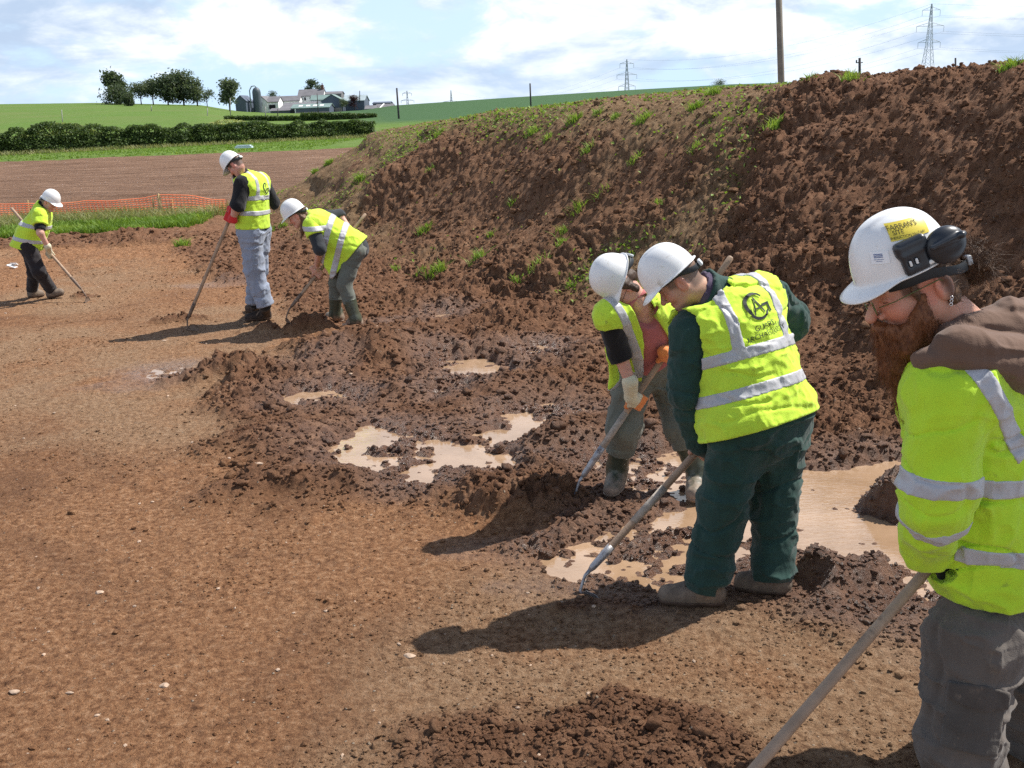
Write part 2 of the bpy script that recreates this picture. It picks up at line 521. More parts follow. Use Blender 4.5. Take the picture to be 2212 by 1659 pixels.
def PW(pts): return [tuple(GP(a, b)[:2]) for a, b in pts]
def cz(pts): return [(609.9 + .36759 * a, 609.9 + .36759 * b) for a, b in pts]
BASINS = [
    (PW(cz([(290,970),(360,930),(520,915),(500,870),(560,862),(640,900),(700,915),(850,905),(950,915),(1000,950),(1060,975),(1110,960),(1190,940),(1240,915),(1180,890),(1280,880),(1360,885),(1330,930),(1250,960),(1290,1010),(1290,1090),(1170,1100),(1150,1060),(1020,1060),(950,1090),(900,1120),(870,1170),(820,1170),(790,1130),(740,1070),(700,1035),(660,1060),(620,1088),(560,1080),(440,1060),(450,1030),(560,1010),(650,1010),(560,980),(430,978),(330,1000)])), .05),
    (PW(cz([(962,460),(1160,452),(1235,490),(1215,548),(1120,560),(1030,538),(960,500)])), .06),
    (PW(cz([(1450,395),(1540,372),(1620,393),(1670,430),(1590,445),(1540,480),(1490,468),(1448,430)])), .06),
    (PW(cz([(1370,765),(1490,728),(1640,733),(1775,765),(1765,792),(1620,788),(1560,803),(1510,833),(1430,868),(1450,820),(1400,790)])), .05),
    (PW(cz([(90,662),(280,643),(370,685),(382,722),(290,738),(200,722),(60,715)])), .045),
    (PW(cz([(950,188),(1060,182),(1070,202),(960,218)])), .05),
    (PW(cz([(940,650),(1030,618),(1035,640),(970,660)])), .05),
    (PW([(1280,990),(1350,985),(1420,1000),(1440,985),(1510,985),(1560,1020),(1720,1017),(1800,1022),(1925,1005),(1990,1010),(1960,1045),(1850,1070),(1803,1088),(1825,1112),(1900,1142),(1960,1152),(2000,1190),(1930,1207),(1700,1185),(1640,1195),(1560,1197),(1500,1200),(1490,1235),(1420,1238),(1330,1225),(1225,1228),(1200,1205),(1260,1180),(1350,1150),(1440,1125),(1500,1110),(1490,1070),(1400,1065),(1385,1045),(1300,1012)]), .06),
    (PW([(1405,1236),(1462,1232),(1455,1258),(1415,1256)]), .05),
    (PW([(1960,1215),(2060,1190),(2075,1260),(2040,1330),(1970,1325),(1990,1270)]), .035),
    (PW([(335,801),(372,798),(378,808),(345,811)]), .02),
]
ROUGH = PW([(370,545),(480,500),(700,380),(2300,300),(2900,900),(2900,1420),(2212,1385),(2000,1400),(1800,1395),(1700,1330),(1560,1300),(1440,1262),(1270,1275),(1180,1240),(1090,1200),(1180,1140),(1090,1090),(900,1085),(780,1110),(700,1120),(590,1085),(480,990),(430,880),(480,800),(640,790),(700,760),(690,715),(640,700),(600,640),(450,600)])
MOUNDS = [ # px, py, height, rx, ry (metres)
    (850, 770, .22, .9, .55), (960, 850, .12, .8, .3), (620, 960, .10, .5, .35), (660, 1060, .09, .55, .2), (540, 815, .09, .7, .2),
    (1890, 1105, .20, .40, .22), (1290, 1640, .045, .62, .22), (1180, 1075, .07, .55, .28), (1262, 1088, .07, .2, .07),
    (1190, 960, .16, .6, .22), (1340, 930, .08, .4, .2), (1800, 1250, .12, .5, .2), (1950, 1240, .08, .4, .25), (1420, 1105, .05, .3, .12),
    (690, 712, .12, .35, .14), (610, 712, .05, .3, .1), (380, 698, .06, .3, .09), (1270, 1280, .05, .16, .06), (1340, 1275, .06, .2, .05),
    (1100, 700, .15, .9, .35), (1250, 640, .18, .6, .3), (740, 560, .12, .8, .5), (190, 640, .06, .15, .12), (2080, 1100, .15, .5, .4),
    (850, 530, .18, 1.2, .6), (1150, 620, .14, .9, .5), (250, 522, .12, 3.2, .35), (60, 535, .06, 3, .3), (930, 660, .1, .7, .3),
    (1560, 745, .15, .9, .5), (1230, 790, .14, .6, .22), (1420, 1060, .1, .09, .07)]

FEETPX = [((1566,1306),(1419,1302)),((1708,1285),(1583,1272)),((1338,1044),(1317,1080)),((1506,1050),(1498,1090)),((784,707),(746,707)),((740,697),(706,690)),
    ((587,689),(529,695)),((560,677),(533,672)),((103,646),(142,644)),((61,645),(97,640)),((1232,1290),(1290,1315)),((396,706),(415,712)),((190,642),(192,644)),((606,700),(622,712)),((1244,1052),(1256,1062))]
FEET = [(GP(*a)[:2], GP(*b)[:2]) for a, b in FEETPX]
def terrain(x, y):
    x = x.astype(f32); y = y.astype(f32)
    sh = x.shape; x = x.ravel(); y = y.ravel()
    hp = heap_h(x, y).astype(f32)
    t, s = heap_ts(x, y)
    near = 1 - sstep(y, 3.8, 5.2)
    onheap = sstep(hp, .02, .35)
    fresh = sstep(4.6 + .8 * vn2(x, y, .5, 40) + .9 * (s - 2) / 2 - t, -.5, .5)
    slump = np.clip(sstep(vn2(x, y, .33, 71) + .35 * vn2(x, y, 1.1, 72), .12, .42), 0, 1) * sstep(2.9 - s, 0, .7)
    slump = np.where((t > 4) & (t < 15.5), slump, 0)
    wx = x + .10 * vn2(x, y, 2.2, 21) + .05 * vn2(x, y, 6, 22); wy = y + .16 * vn2(x, y, 2.2, 23) + .07 * vn2(x, y, 6, 24)
    rsd = poly_sd(wx, wy, ROUGH)
    rough = sstep(-rsd, -.10, .22)
    rough = np.maximum(rough, sstep(hp, .01, .1))
    mnz = vn2(x, y, 4.5, 26) + .6 * vn2(x, y, 11, 27)
    mz = np.zeros_like(x); mm = np.zeros_like(x)
    for (px, py, h, rx, ry) in MOUNDS:
        c = GP(px, py)
        d = ((wx - c[0]) / rx) ** 2 + ((wy - c[1]) / ry) ** 2
        d = d * (1 + .5 * mnz)
        g = np.exp(-d * 1.1); mz = mz + h * g; mm = np.maximum(mm, sstep(g + .12 * mnz, .06, .60))
    rough = np.maximum(rough, mm)
    far_l = sstep(y, 13.5, 15.5) * (hp < .02)
    rough = np.maximum(rough, far_l * sstep(vn2(x, y, .5, 77), -.1, .5) * .8)
    old = onheap * (1 - fresh) * (1 - .85 * slump)
    # basins
    bd = np.full(x.shape, 9., f32); bz = np.zeros_like(x)
    wsx = x + .03 * vn2(x, y, 9, 31) + .02 * vn2(x, y, 20, 32); wsy = y + .06 * vn2(x, y, 7, 33) + .03 * vn2(x, y, 18, 34)
    for poly, dep in BASINS:
        P = np.array(poly); lo = P.min(0) - 1.0; hi = P.max(0) + 1.0
        m = (x > lo[0]) & (x < hi[0]) & (y > lo[1]) & (y < hi[1])
        if not m.any(): continue
        d = poly_sd(wsx[m], wsy[m], poly)
        bd[m] = np.minimum(bd[m], d)
        bz[m] = np.maximum(bz[m], dep * sstep(-d, -.06, .06))
    wet = sstep(bd, .55, .02) * (.55 + .45 * sstep(vn2(x, y, 3, 51) + .5 * vn2(x, y, 8, 52), -.5, .3))
    for (px, py, rx, ry, a) in ((1900,1290,.6,.4,.8),(1330,1260,.6,.14,.9),(300,835,.7,.22,.5),(470,615,.6,.3,.55),(930,700,.7,.3,.5),(690,800,.5,.5,.5),(1040,1190,.35,.12,.45),(1130,1170,.5,.12,.4),(1600,1230,.5,.12,.9),(2050,1300,.4,.3,.9)):
        c = GP(px, py); g = np.exp(-(((x - c[0]) / rx) ** 2 + ((y - c[1]) / ry) ** 2))
        wet = np.maximum(wet, a * sstep(g + .25 * vn2(x, y, 7, 53), .25, .75))
    inb = sstep(-bd, -.02, .05)
    # relief
    w1 = worley2(x + .06 * vn2(x, y, 5, 60), y, 4.2, 1); w2 = worley2(x, y + .03 * vn2(x, y, 9, 61), 10.5, 2); w3 = worley2(x, y, 24, 3)
    w4 = worley2(x, y, 52, 4)
    patch = .45 + .75 * sstep(vn2(x, y, .9, 62) + .4 * vn2(x, y, 2.4, 63), -.5, .6)
    w5 = worley2(x, y, 16, 5)
    rz = patch * (.030 * (w1 - .35) * (1 - .6 * near) + .034 * w2 * (1 - .6 * near) + .040 * w5 + .034 * w3 + .020 * w4) + .05 * fbm2(x, y, 1.6, 64, 3)
    rz = rz * (1 - .45 * wet)
    oz = .02 * w2 + .016 * w3 + .010 * w4 + .06 * fbm2(x, y, .9, 65, 5) + .02 * np.abs(vn2(x, y, 2.6, 66))
    big = .15 * fbm2(x, y, .9, 67, 4) + .04 * (w1 - .3) + .05 * np.abs(vn2(x, y, 1.7, 73))
    # ledges on the old part of the heap
    led = sstep(t, 11.5, 13) * sstep(s, 1.2, 2.0) * (1 - sstep(s, 3.4, 4))
    hl = hp + .45 * vn2(x, y, .7, 80) + .1 * vn2(x, y, 2.5, 81); st = .62
    lz = (np.floor(hl / st) * st + st * sstep((hl / st) % 1, .55, .95) - hl) * led * .28 * sstep(vn2(x, y, .6, 83), -.4, .3)
    fz = .006 * fbm2(x, y, 4, 68, 4) + .005 * fbm2(x, y * 1.6, 22, 74, 3) + .006 * worley2(x, y, 13, 9) * sstep(vn2(x, y, 1.3, 69) + .4 * vn2(x, y, 5, 88), .1, .6) + .008 * np.abs(fbm2(x, y, 9, 86, 4)) + .012 * np.clip(fbm2(x + .3 * y, y * 1.3, 3.2, 87, 5), 0, 1) + .0035 * vn2(x, y, 38, 89) + .006 * fbm2(x * .9 + .35 * y, (y - .25 * x) * 9, 1.3, 101, 3) * sstep(vn2(x, y, .8, 102), -.3, .4)
    fz = fz + .012 * fbm2(x, y, .8, 70, 3)
    soft = 1 - sstep(y, 1.0, 3.4)
    fz = fz + soft * .0
    flatz = fz + far_l * (.03 * w2 + .04 * fbm2(x, y, 1.2, 75, 4))
    z = hp + mz + (1 - rough) * flatz + rough * ((1 - old) * rz + old * oz) + onheap * (big * (.35 + .65 * fresh)) + lz
    mz_ = mz * (.22 + .78 * sstep(bd, .02, .5)); z = z - mz + mz_
    opn = sstep(x, .55, 1.1) * sstep(y, 3.9, 4.5)
    floor_ = -.034 - .026 * opn + .085 * fbm2(x, y * 1.25, 2.9, 79, 5, .62) + .040 * (w5 - .25) * (1 - .5 * opn) + .016 * w3
    inn = sstep(-bd, -.20, -.02)
    z = z * (1 - inn) + floor_ * inn
    # keep dry ground above the water level, so water shows only in the basins
    water = -.012
    dry = sstep(bd, .06, .18)
    z = np.where(dry > 0, np.maximum(z, water - .01 + .014 * dry + .008 * w3), z)
    for a_, b_ in FEET:
        e = b_ - a_; wx_ = x - a_[0]; wy_ = y - a_[1]; q = np.clip((wx_ * e[0] + wy_ * e[1]) / max(1e-4, e @ e), 0, 1)
        d = np.hypot(wx_ - e[0] * q, wy_ - e[1] * q); k = sstep(d, .20, .07)
        z = z * (1 - k) + np.minimum(z, .004 + .25 * np.maximum(z - mz, 0)) * k
    pale = sstep(fbm2(x, y, .7, 85, 3) + sstep(x, -1.8, .6) * .6 * sstep(4.6 - y, 0, 1.5), -.15, .40)
    green = onheap * (1 - fresh) * (1 - slump) * sstep(fbm2(x, y, .7, 90, 4) + .25 * sstep(hp, .8, 2.0), -.05, .45) * .9
    cav = w3
    det = z - hp
    at = dict(rough=rough, wet=wet, old=old, pale=pale, green=green, cav=cav, det=det, halo=sstep(-rsd, -.55, .15) ** 2 * .6 + sstep(mm, 0, .4) * .3)
    return z.reshape(sh), {k: v for k, v in at.items()}

def push(x, y, z, det):
    """move relief out along the slope of the heap instead of straight up"""
    e = .12; x = np.asarray(x, f32); y = np.asarray(y, f32); sh = x.shape; xr, yr = x.ravel(), y.ravel()
    hx = ((heap_h(xr + e, yr) - heap_h(xr - e, yr)) / (2 * e)).reshape(sh); hy = ((heap_h(xr, yr + e) - heap_h(xr, yr - e)) / (2 * e)).reshape(sh)
    hx = np.clip(hx, -1, 1); hy = np.clip(hy, -1, 1)
    n = np.sqrt(1 + hx * hx + hy * hy); d = np.reshape(det, sh)
    return x - hx / n * d, y - hy / n * d, z - d + d / n
def ground_z(x, y):
    z, a = terrain(np.atleast_1d(np.asarray(x, f32)), np.atleast_1d(np.asarray(y, f32)))
    return z
TER = {}
def make_ground(q=1.0):
    soil = soil_material()
    y0, y1 = 1.25, 24.5
    nr = int(1250 * q); nc = int(1250 * q)
    Y = y0 * (y1 / y0) ** np.linspace(0, 1, nr); U = np.linspace(-.98, .98, nc)
    # finer columns in the middle of the view
    U = np.sign(U) * (np.abs(U) * .62 + .38 * np.abs(U) ** 3)
    yy = np.repeat(Y[:, None], nc, 1); xx = U[None, :] * (yy + .6) * 1.12
    zz, at = terrain(xx, yy)
    V0 = np.stack([xx, yy], -1).reshape(-1, 2)
    V = np.stack(push(xx, yy, zz, at.pop('det')), -1).reshape(-1, 3); at.pop('halo')
    Fq = grid_faces(nr, nc)
    hp = heap_h(V0[:, 0], V0[:, 1])
    hm = hp[Fq].max(1) > .12
    for name, mk in (('ground', ~hm), ('spoil_heap', hm)):
        F = Fq[mk]; used = np.zeros(len(V), bool); used[F.ravel()] = True
        mp = np.cumsum(used) - 1
        o = mesh_np(name, V[used], mp[F], soil, None, True, {k: v[used] for k, v in at.items()})
        tag(o, {'ground': 'scraped brown soil with churned muddy clods', 'spoil_heap': 'long heap of dug brown soil with patchy weeds'}[name], None, None, 'structure')
    # skirt of soil under and behind the camera
    # (plain continuation so that the ground has no edge near the viewer)
    ya = np.linspace(-12, 1.2501, 90); xa = np.linspace(-16, 16, 200)
    gx, gy = np.meshgrid(xa, ya); gz, ga = terrain(gx, gy)
    ga.pop('det'); ga.pop('halo'); gz = np.where(gy > 1.1, gz - .05, gz)
    o = mesh_np('ground', np.stack([gx, gy, gz - .01], -1).reshape(-1, 3), grid_faces(90, 200), soil, None, True, ga)
    tag(o, 'scraped brown soil nearest the viewer', None, None, 'structure')
    # water
    w = water_material()
    P = np.concatenate([np.array(p) for p, d in BASINS]); lo = P.min(0) - .3; hi = P.max(0) + .3
    V = [[lo[0], lo[1], -.012], [hi[0], lo[1], -.012], [hi[0], hi[1], -.012], [lo[0], hi[1], -.012]]
    o = mesh_np('puddle_water', V, [[0, 1, 2, 3]], w, None, False)
    tag(o, 'muddy orange puddle water lying in the churned soil', None, None, 'structure')
    return soil

def clods(soil):
    """loose crumbs and lumps: real small meshes merged into stuff"""
    def ico(sub):
        bm = bmesh.new(); bmesh.ops.create_icosphere(bm, subdivisions=sub, radius=1)
        V = np.array([v.co[:] for v in bm.verts]); F = np.array([[v.index for v in f.verts] for f in bm.faces]); bm.free(); return V, F
    def scatter(n, sub, smin_, smax_, rng, where, name, label, flatten=.75, mat=soil, wetk=None, pw=2.5, sink=.35):
        bV, bF = ico(sub)
        # sample in screen-like density: uniform in log Y and angle
        k = n * 5
        Y = 1.7 * (19 / 1.7) ** rng.random(k); U = rng.uniform(-.62, .62, k)
        x = U * (Y + .3); y = Y
        z, at = terrain(x.astype(f32), y.astype(f32))
        w = where(x, y, z, at)
        keep = rng.random(k) < w
        x, y, z = x[keep][:n], y[keep][:n], z[keep][:n]; at = {a: b[keep][:n] for a, b in at.items() if a != 'halo'}
        m = len(x); x, y, z = push(x, y, z, at.pop('det'))
        s = smin_ + (smax_ - smin_) * rng.random(m) ** pw
        s = s * (.55 + .06 * y)
        V = np.repeat(bV[None], m, 0)
        # lumpy deformation
        for q in range(4):
            d = rng.normal(size=(m, 1, 3)); d /= np.linalg.norm(d, axis=2, keepdims=True)
            V = V * (1 + .16 * np.sin(3.4 * (V * d).sum(2, keepdims=True) * (1 + q * .6) + rng.uniform(0, 6, (m, 1, 1))))
        V = V * rng.uniform(.7, 1.25, (m, 1, 3)); V[:, :, 2] *= flatten
        a = rng.uniform(0, 6.28, m); ca, sa = np.cos(a)[:, None], np.sin(a)[:, None]
        X = V[:, :, 0] * ca - V[:, :, 1] * sa; Yy = V[:, :, 0] * sa + V[:, :, 1] * ca
        V = np.stack([X, Yy, V[:, :, 2]], -1) * s[:, None, None]
        V += np.stack([x, y, z + s * sink * flatten], -1)[:, None, :]
        F = (bF[None] + (np.arange(m) * len(bV))[:, None, None]).reshape(-1, 3)
        rep = lambda v: np.repeat(v, len(bV))
        at = {kk: rep(v) for kk, v in at.items()}
        o = mesh_np(name, V.reshape(-1, 3), F, mat, None, sub > 1, at)
        tag(o, label, None, None, 'stuff')
        return m
    r = np.random.default_rng(11)
    notwater = lambda z: (z > -.006)
    scatter(2600, 2, .012, .042, r, lambda x, y, z, a: a['rough'] * (1 - .75 * a['old']) * notwater(z) * .8 * np.where(y < 4.2, .28, 1), 'soil_clods', 'lumps of dark dug soil over the churned ground', sink=.25)
    scatter(48000, 1, .005, .020, r, lambda x, y, z, a: (a['rough'] * (1 - .6 * a['old'])) * notwater(z), 'soil_crumbs', 'small dark crumbs of dug soil', pw=2)
    scatter(16000, 1, .004, .020, r, lambda x, y, z, a: (1 - a['rough']) * a['halo'] * notwater(z), 'soil_crumbs', 'crumbs strewn round the churned ground', pw=3)
    scatter(24000, 1, .002, .011, r, lambda x, y, z, a: (1 - a['rough']) * np.clip(.10 + 1.3 * vn2(x, y, 1.5, 99) + .8 * vn2(x, y, 5, 98), .04, 1), 'soil_crumbs', 'fine loose crumbs on the scraped soil')
    st = plain('pale_stone', (.40, .29, .21), .8, .35, 30, .4, 90)
    scatter(380, 1, .004, .014, r, lambda x, y, z, a: (.25 + .75 * (1 - a['rough'])) * notwater(z) * .6, 'pebbles', 'small pale pebbles in the soil', .6, st, pw=2)
    # named single stones
    stones = [(563,1040,.045),(758,823,.035),(745,717,.05),(885,1417,.035),(355,1480,.035),(210,1545,.02),(150,1495,.02),(215,1280,.03),(30,1495,.03),(355,738,.04),(1020,1062,.02),(25,640,.03),(1075,800,.05),(330,1085,.02),(600,1045,.02)]
    lab = 'pale stone lying in the brown soil'
    for i, (px, py, s) in enumerate(stones):
        c = GP(px, py); z = ground_z(c[0], c[1])[0]
        bV, bF = ico(2); rr = np.random.default_rng(i + 50)
        V = bV.copy()
        for q in range(4):
            d = rr.normal(size=3); d /= np.linalg.norm(d); k = V @ d; V = V - np.maximum(0, k - .55)[:, None] * d * .9
        V = V * np.array([rr.uniform(.9, 1.5), rr.uniform(.6, 1), rr.uniform(.35, .6)]) * s * .62
        o = mesh_np('stone', V + [c[0], c[1], z + s * .12], bF, st, None, False)
        tag(o, lab, 'stone', 'pale stones scattered over the soil')
# ------------------------------------------------------------------ far land
def far_z(x, y):
    R = np.hypot(x, y); px = 1106 + 2296 * x / np.maximum(y, 1)
    e = np.interp(px, [-2500, -600, 0, 230, 460, 500, 540, 600, 700, 800, 850, 870, 1150, 1400, 1600, 2200, 5000], [40, 50, 46, 41, 29, 21, 14, 9, 6, 8, 13, 15, 23, 30, 34, 30, 30])
    zc = 2.1 + e / 2377 * 520
    R = y
    f = sstep((R - 85) / 435, 0, 1)
    z = zc * f - np.maximum(0, R - 540) * .03 + .25 * vn2(x, y, .012, 3) * f
    return z
def far_pt(px, py, Y):
    p = J(px, py, Y); return p

def grass_blades(name, label, pts, hgt, wid, rng, mat, bend=.5, kind='stuff', n_per=1, cats=None):
    """pts (n,3): curved blade triangles standing at each point"""
    m = len(pts)
    a = rng.uniform(0, 6.283, m); h = hgt * rng.uniform(.5, 1.25, m); w = wid * rng.uniform(.6, 1.3, m)
    dx, dy = np.cos(a), np.sin(a); lx = rng.normal(0, bend, m) * h; ly = rng.normal(0, bend, m) * h
    B = pts
    v0 = B + np.stack([dx * w, dy * w, 0 * w], 1); v1 = B - np.stack([dx * w, dy * w, 0 * w], 1)
    mid = B + np.stack([lx * .35, ly * .35, h * .6], 1)
    v2 = mid + np.stack([dx * w, dy * w, 0 * w], 1) * .7; v3 = mid - np.stack([dx * w, dy * w, 0 * w], 1) * .7
    v4 = B + np.stack([lx, ly, h], 1)
    V = np.stack([v0, v1, v2, v3, v4], 1).reshape(-1, 3)
    i = np.arange(m)[:, None] * 5
    Q = i + np.array([[0, 1, 3, 2]]); T = i + np.array([[2, 3, 4]])
    o = mesh_np(name, V, [Q, T], mat, None, False)
    return o

def leafmat(name, c1, c2, c3, rough=.6, scale=.8):
    t = NT(name); g = t.geo()
    n = t.noise(g, scale, 5, .7)
    c = t.ramp(n, (.28, c1), (.5, c2), (.72, c3))
    t.set(c, rough, None, None, .3)
    tr = t.n('ShaderNodeBsdfTranslucent'); t.l(t.mix(1.0, c, (1.0, 1.0, .55), 'MULTIPLY'), tr.inputs['Color'])
    mx = t.n('ShaderNodeMixShader'); mx.inputs[0].default_value = .38
    t.l(t.b.outputs[0], mx.inputs[1]); t.l(tr.outputs[0], mx.inputs[2]); t.l(mx.outputs[0], t.out.inputs['Surface'])
    return t.m

def leaf_cards(C, size, rng, elong=1.5):
    m = len(C)
    n = rng.normal(size=(m, 3)); n[:, 2] = np.abs(n[:, 2]) + .3; n /= np.linalg.norm(n, axis=1)[:, None]
    a = np.cross(n, rng.normal(size=(m, 3))); a /= np.linalg.norm(a, axis=1)[:, None]; b = np.cross(n, a)
    s = size * rng.uniform(.55, 1.35, (m, 1))
    V = np.stack([C - a * s * elong * .5, C + b * s * .45, C + a * s * elong * .5, C - b * s * .45], 1)
    V[:, 1] += n * s * .18; V[:, 3] += n * s * .18
    return V.reshape(-1, 3), np.arange(m)[:, None] * 4 + np.array([[0, 1, 2, 3]])

def tree(px, ybase, ytop, wpx, Y, label, leaf, bark, seed, trunk=.28, blobs=9, lean=0, group=None, n=3400, name='tree'):
    r = np.random.default_rng(seed); s = Y / 2296.0
    base = J(px, ybase, Y); H = (ybase - ytop) * s; W = wpx * s
    root = empty(name, base, label, 'tree', group)
    trunk *= .75; cb = H * trunk
    C = []
    for k in range(blobs):
        rad = W * r.uniform(.22, .34)
        zc = cb + (H - cb) * (.12 + .76 * r.random())
        wz = math.sin(math.pi * min(1, .25 + .75 * (zc - cb) / (H - cb))) ** .6
        ang = r.uniform(0, 6.28); dd = r.random() ** .5 * (W * .5 - rad * .8) * wz
        c = np.array([math.cos(ang) * dd + lean * (zc / H) * W, math.sin(ang) * dd * .8, zc])
        if zc + rad > H: c[2] = H - rad
        C.append((c, rad))
    P = []
    per = n // blobs
    for c, rad in C:
        d = r.normal(size=(per, 3)); d /= np.linalg.norm(d, axis=1)[:, None]
        rr = rad * (r.random((per, 1)) ** .35) * (1 + .25 * r.normal(size=(per, 1)))
        q = c + d * rr * np.array([1.1, 1.1, .85])
        P.append(q)
    P = np.concatenate(P); P[:, 2] = np.maximum(P[:, 2], cb * .35 + .5 * cb * r.random(len(P)))
    V, Q = leaf_cards(base + P, H * .05, r)
    mesh_np('crown', V, Q, leaf, root, False)
    mb = MB()
    top = np.array([lean * .5 * W, 0, H * .62])
    mb.tube([base + [0, 0, -1], base + top * .3, base + top * .65, base + top], [H * .028, H * .022, H * .015, H * .006], 8)
    for c, rad in C[:7]:
        st = top * r.uniform(.4, .8)
        mb.tube([base + st, base + (st + c) / 2 + [0, 0, -rad * .2], base + c], [H * .012, H * .008, H * .004], 6)
    mb.build('trunk', bark, root, True)
    return root

def wires(a, b, sag, n=14):
    t = np.linspace(0, 1, n)[:, None]; P = a * (1 - t) + b * t
    P[:, 2] -= (sag * 4 * t * (1 - t))[:, 0]; return P

def pylon(px, ytop, H, Y, arms, yaw, label, mat):
    """lattice tower; arms: list of (height fraction, half width)"""
    top = J(px, ytop, Y); base = top - [0, 0, H]
    root = empty('electricity_pylon', base, label, 'pylon', 'lattice pylons carrying cables over the fields')
    mb = MB(); c, s = math.cos(yaw), math.sin(yaw)
    R = np.array([[c, -s, 0], [s, c, 0], [0, 0, 1]])
    def L(p): return base + R @ np.array(p)
    hw = lambda f: np.interp(f, [0, .55, 1.0], [H * .085, H * .03, H * .004])
    th = max(H * .0028, Y * .00024)
    fr = np.linspace(0, 1, 15) ** .9
    for sx in (-1, 1):
        for sy in (-1, 1):
            mb.tube([L([sx * hw(f), sy * hw(f), f * H]) for f in (0, .3, .55, .8, 1)], th, 4)
    for i in range(14):
        f, g = fr[i], fr[i + 1]
        for k in range(4):
            sx, sy = [(-1, -1), (1, -1), (1, 1), (-1, 1)][k]; tx, ty = [(-1, -1), (1, -1), (1, 1), (-1, 1)][(k + 1) % 4]
            mb.tube([L([sx * hw(f), sy * hw(f), f * H]), L([tx * hw(g), ty * hw(g), g * H])], th * .55, 3, False)
            mb.tube([L([tx * hw(f), ty * hw(f), f * H]), L([sx * hw(g), sy * hw(g), g * H])], th * .55, 3, False)
    mb.build('lattice_tower', mat, root)
    tips = []
    for f, w in arms:
        am = MB()
        for sx in (-1, 1):
            for sy in (-1, 1):
                am.tube([L([sx * hw(f), sy * hw(f), f * H]), L([sx * w, 0, f * H])], th * .7, 3)
                am.tube([L([sx * hw(f + .035), sy * hw(f + .035), (f + .035) * H]), L([sx * w, 0, f * H])], th * .7, 3)
            am.tube([L([sx * w * .5, -hw(f) * .5, f * H]), L([sx * w * .5, 0, (f + .018) * H])], th * .5, 3)
            am.tube([L([sx * w, 0, f * H]), L([sx * w, 0, f * H - H * .06])], th * .8, 4)
            tips.append(L([sx * w, 0, f * H - H * .06]))
        am.build('crossarm', mat, root)
    tips.append(L([0, 0, H]))
    return tips

def gable(name, label, x0, x1, yb, ye, yr, Y, depth, wallm, roofm, group=None, gable_end=False, overhang=.3, extras=None, cat='building'):
    """a building whose long side (or gable end) faces the viewer, given in photo pixels at distance Y"""
    s = Y / 2296.0; b0 = J(x0, yb, Y); b1 = J(x1, yb, Y)
    z0 = min(b0[2], b1[2]) - 1.5; zb = (b0[2] + b1[2]) / 2; ze = zb + (yb - ye) * s; zr = zb + (yb - yr) * s
    xa, xb = b0[0], b1[0]; ya, yb_ = Y, Y + depth
    root = empty(name, ((xa + xb) / 2, Y + depth / 2, zb), label, cat, group)
    mb = MB(); rf = MB()
    if gable_end:
        prof = [(xa, z0), (xb, z0), (xb, ze), ((xa + xb) / 2, zr - .15), (xa, ze)]
        mb.prism(prof, (0, ya, 0), (1, 0, 0), (0, 0, 1), (0, 1, 0), depth)
        xm = (xa + xb) / 2; th = .25; oh = overhang
        for sx, xe in ((-1, xa), (1, xb)):
            sl = (zr - ze) / (xb - xa) * 2
            P = [(xm, zr), (xm, zr + th), (xe + sx * oh, ze - oh * sl + th), (xe + sx * oh, ze - oh * sl)]
            rf.prism(P, (0, ya - oh, 0), (1, 0, 0), (0, 0, 1), (0, 1, 0), depth + 2 * oh)
    else:
        ym = (ya + yb_) / 2
        prof = [(ya, z0), (yb_, z0), (yb_, ze), (ym, zr - .15), (ya, ze)]
        mb.prism(prof, (xa, 0, 0), (0, 1, 0), (0, 0, 1), (1, 0, 0), xb - xa)
        sl = (zr - ze) / (depth / 2); th = .25; oh = overhang
        for sx, yy in ((-1, ya), (1, yb_)):
            P = [(ym, zr), (ym, zr + th), (yy + sx * oh, ze - oh * sl + th), (yy + sx * oh, ze - oh * sl)]
            rf.prism(P, (xa - oh, 0, 0), (0, 1, 0), (0, 0, 1), (1, 0, 0), xb - xa + 2 * oh)
    mb.build('wall', wallm, root); roof = rf.build('roof', roofm, root)
    info = dict(s=s, x0=xa, x1=xb, zb=zb, ze=ze, zr=zr, y=ya, root=root, roof=roof, depth=depth)
    return info
def opening(info, fx0, fx1, fz0, fz1, name, mat, parent=None):
    """panel let into the wall facing the viewer; fractions of wall width / eave height"""
    w = info['x1'] - info['x0']; h = info['ze'] - info['zb']
    xa = info['x0'] + w * fx0; xb = info['x0'] + w * fx1; za = info['zb'] + h * fz0; zb = info['zb'] + h * fz1
    mb = MB(); mb.box(((xa + xb) / 2, info['y'] - .04, (za + zb) / 2), (xb - xa, .16, zb - za))
    return mb.build(name, mat, info['root'])

def pole(px, ytop, ybase, Y, rad, label, mat, leanpx=0, cat='pole', extra=0, name='telegraph_pole', group=None, caps=True):
    a = J(px + leanpx, ybase, Y); b = J(px, ytop, Y)
    a2 = a - (b - a) / np.linalg.norm(b - a) * extra
    root = empty(name, a2, label, cat, group)
    mb = MB(); mb.tube([a2, (a2 + b) / 2, b], [rad, rad * .9, rad * .8], 10); mb.build('shaft', mat, root, True)
    if caps:
        k = MB(); u = np.array([1.0, 0, 0])
        k.tube([b - [0, 0, rad * 3] - u * rad * 2.2, b - [0, 0, rad * 3] + u * rad * 2.2], rad * .35, 6)
        k.tube([b - [0, 0, rad * 3] - u * rad * 2.0, b - [0, 0, rad * 1.2] - u * rad * 2.0], rad * .45, 6)
        k.build('insulator_bracket', mat, root, True)
    return b

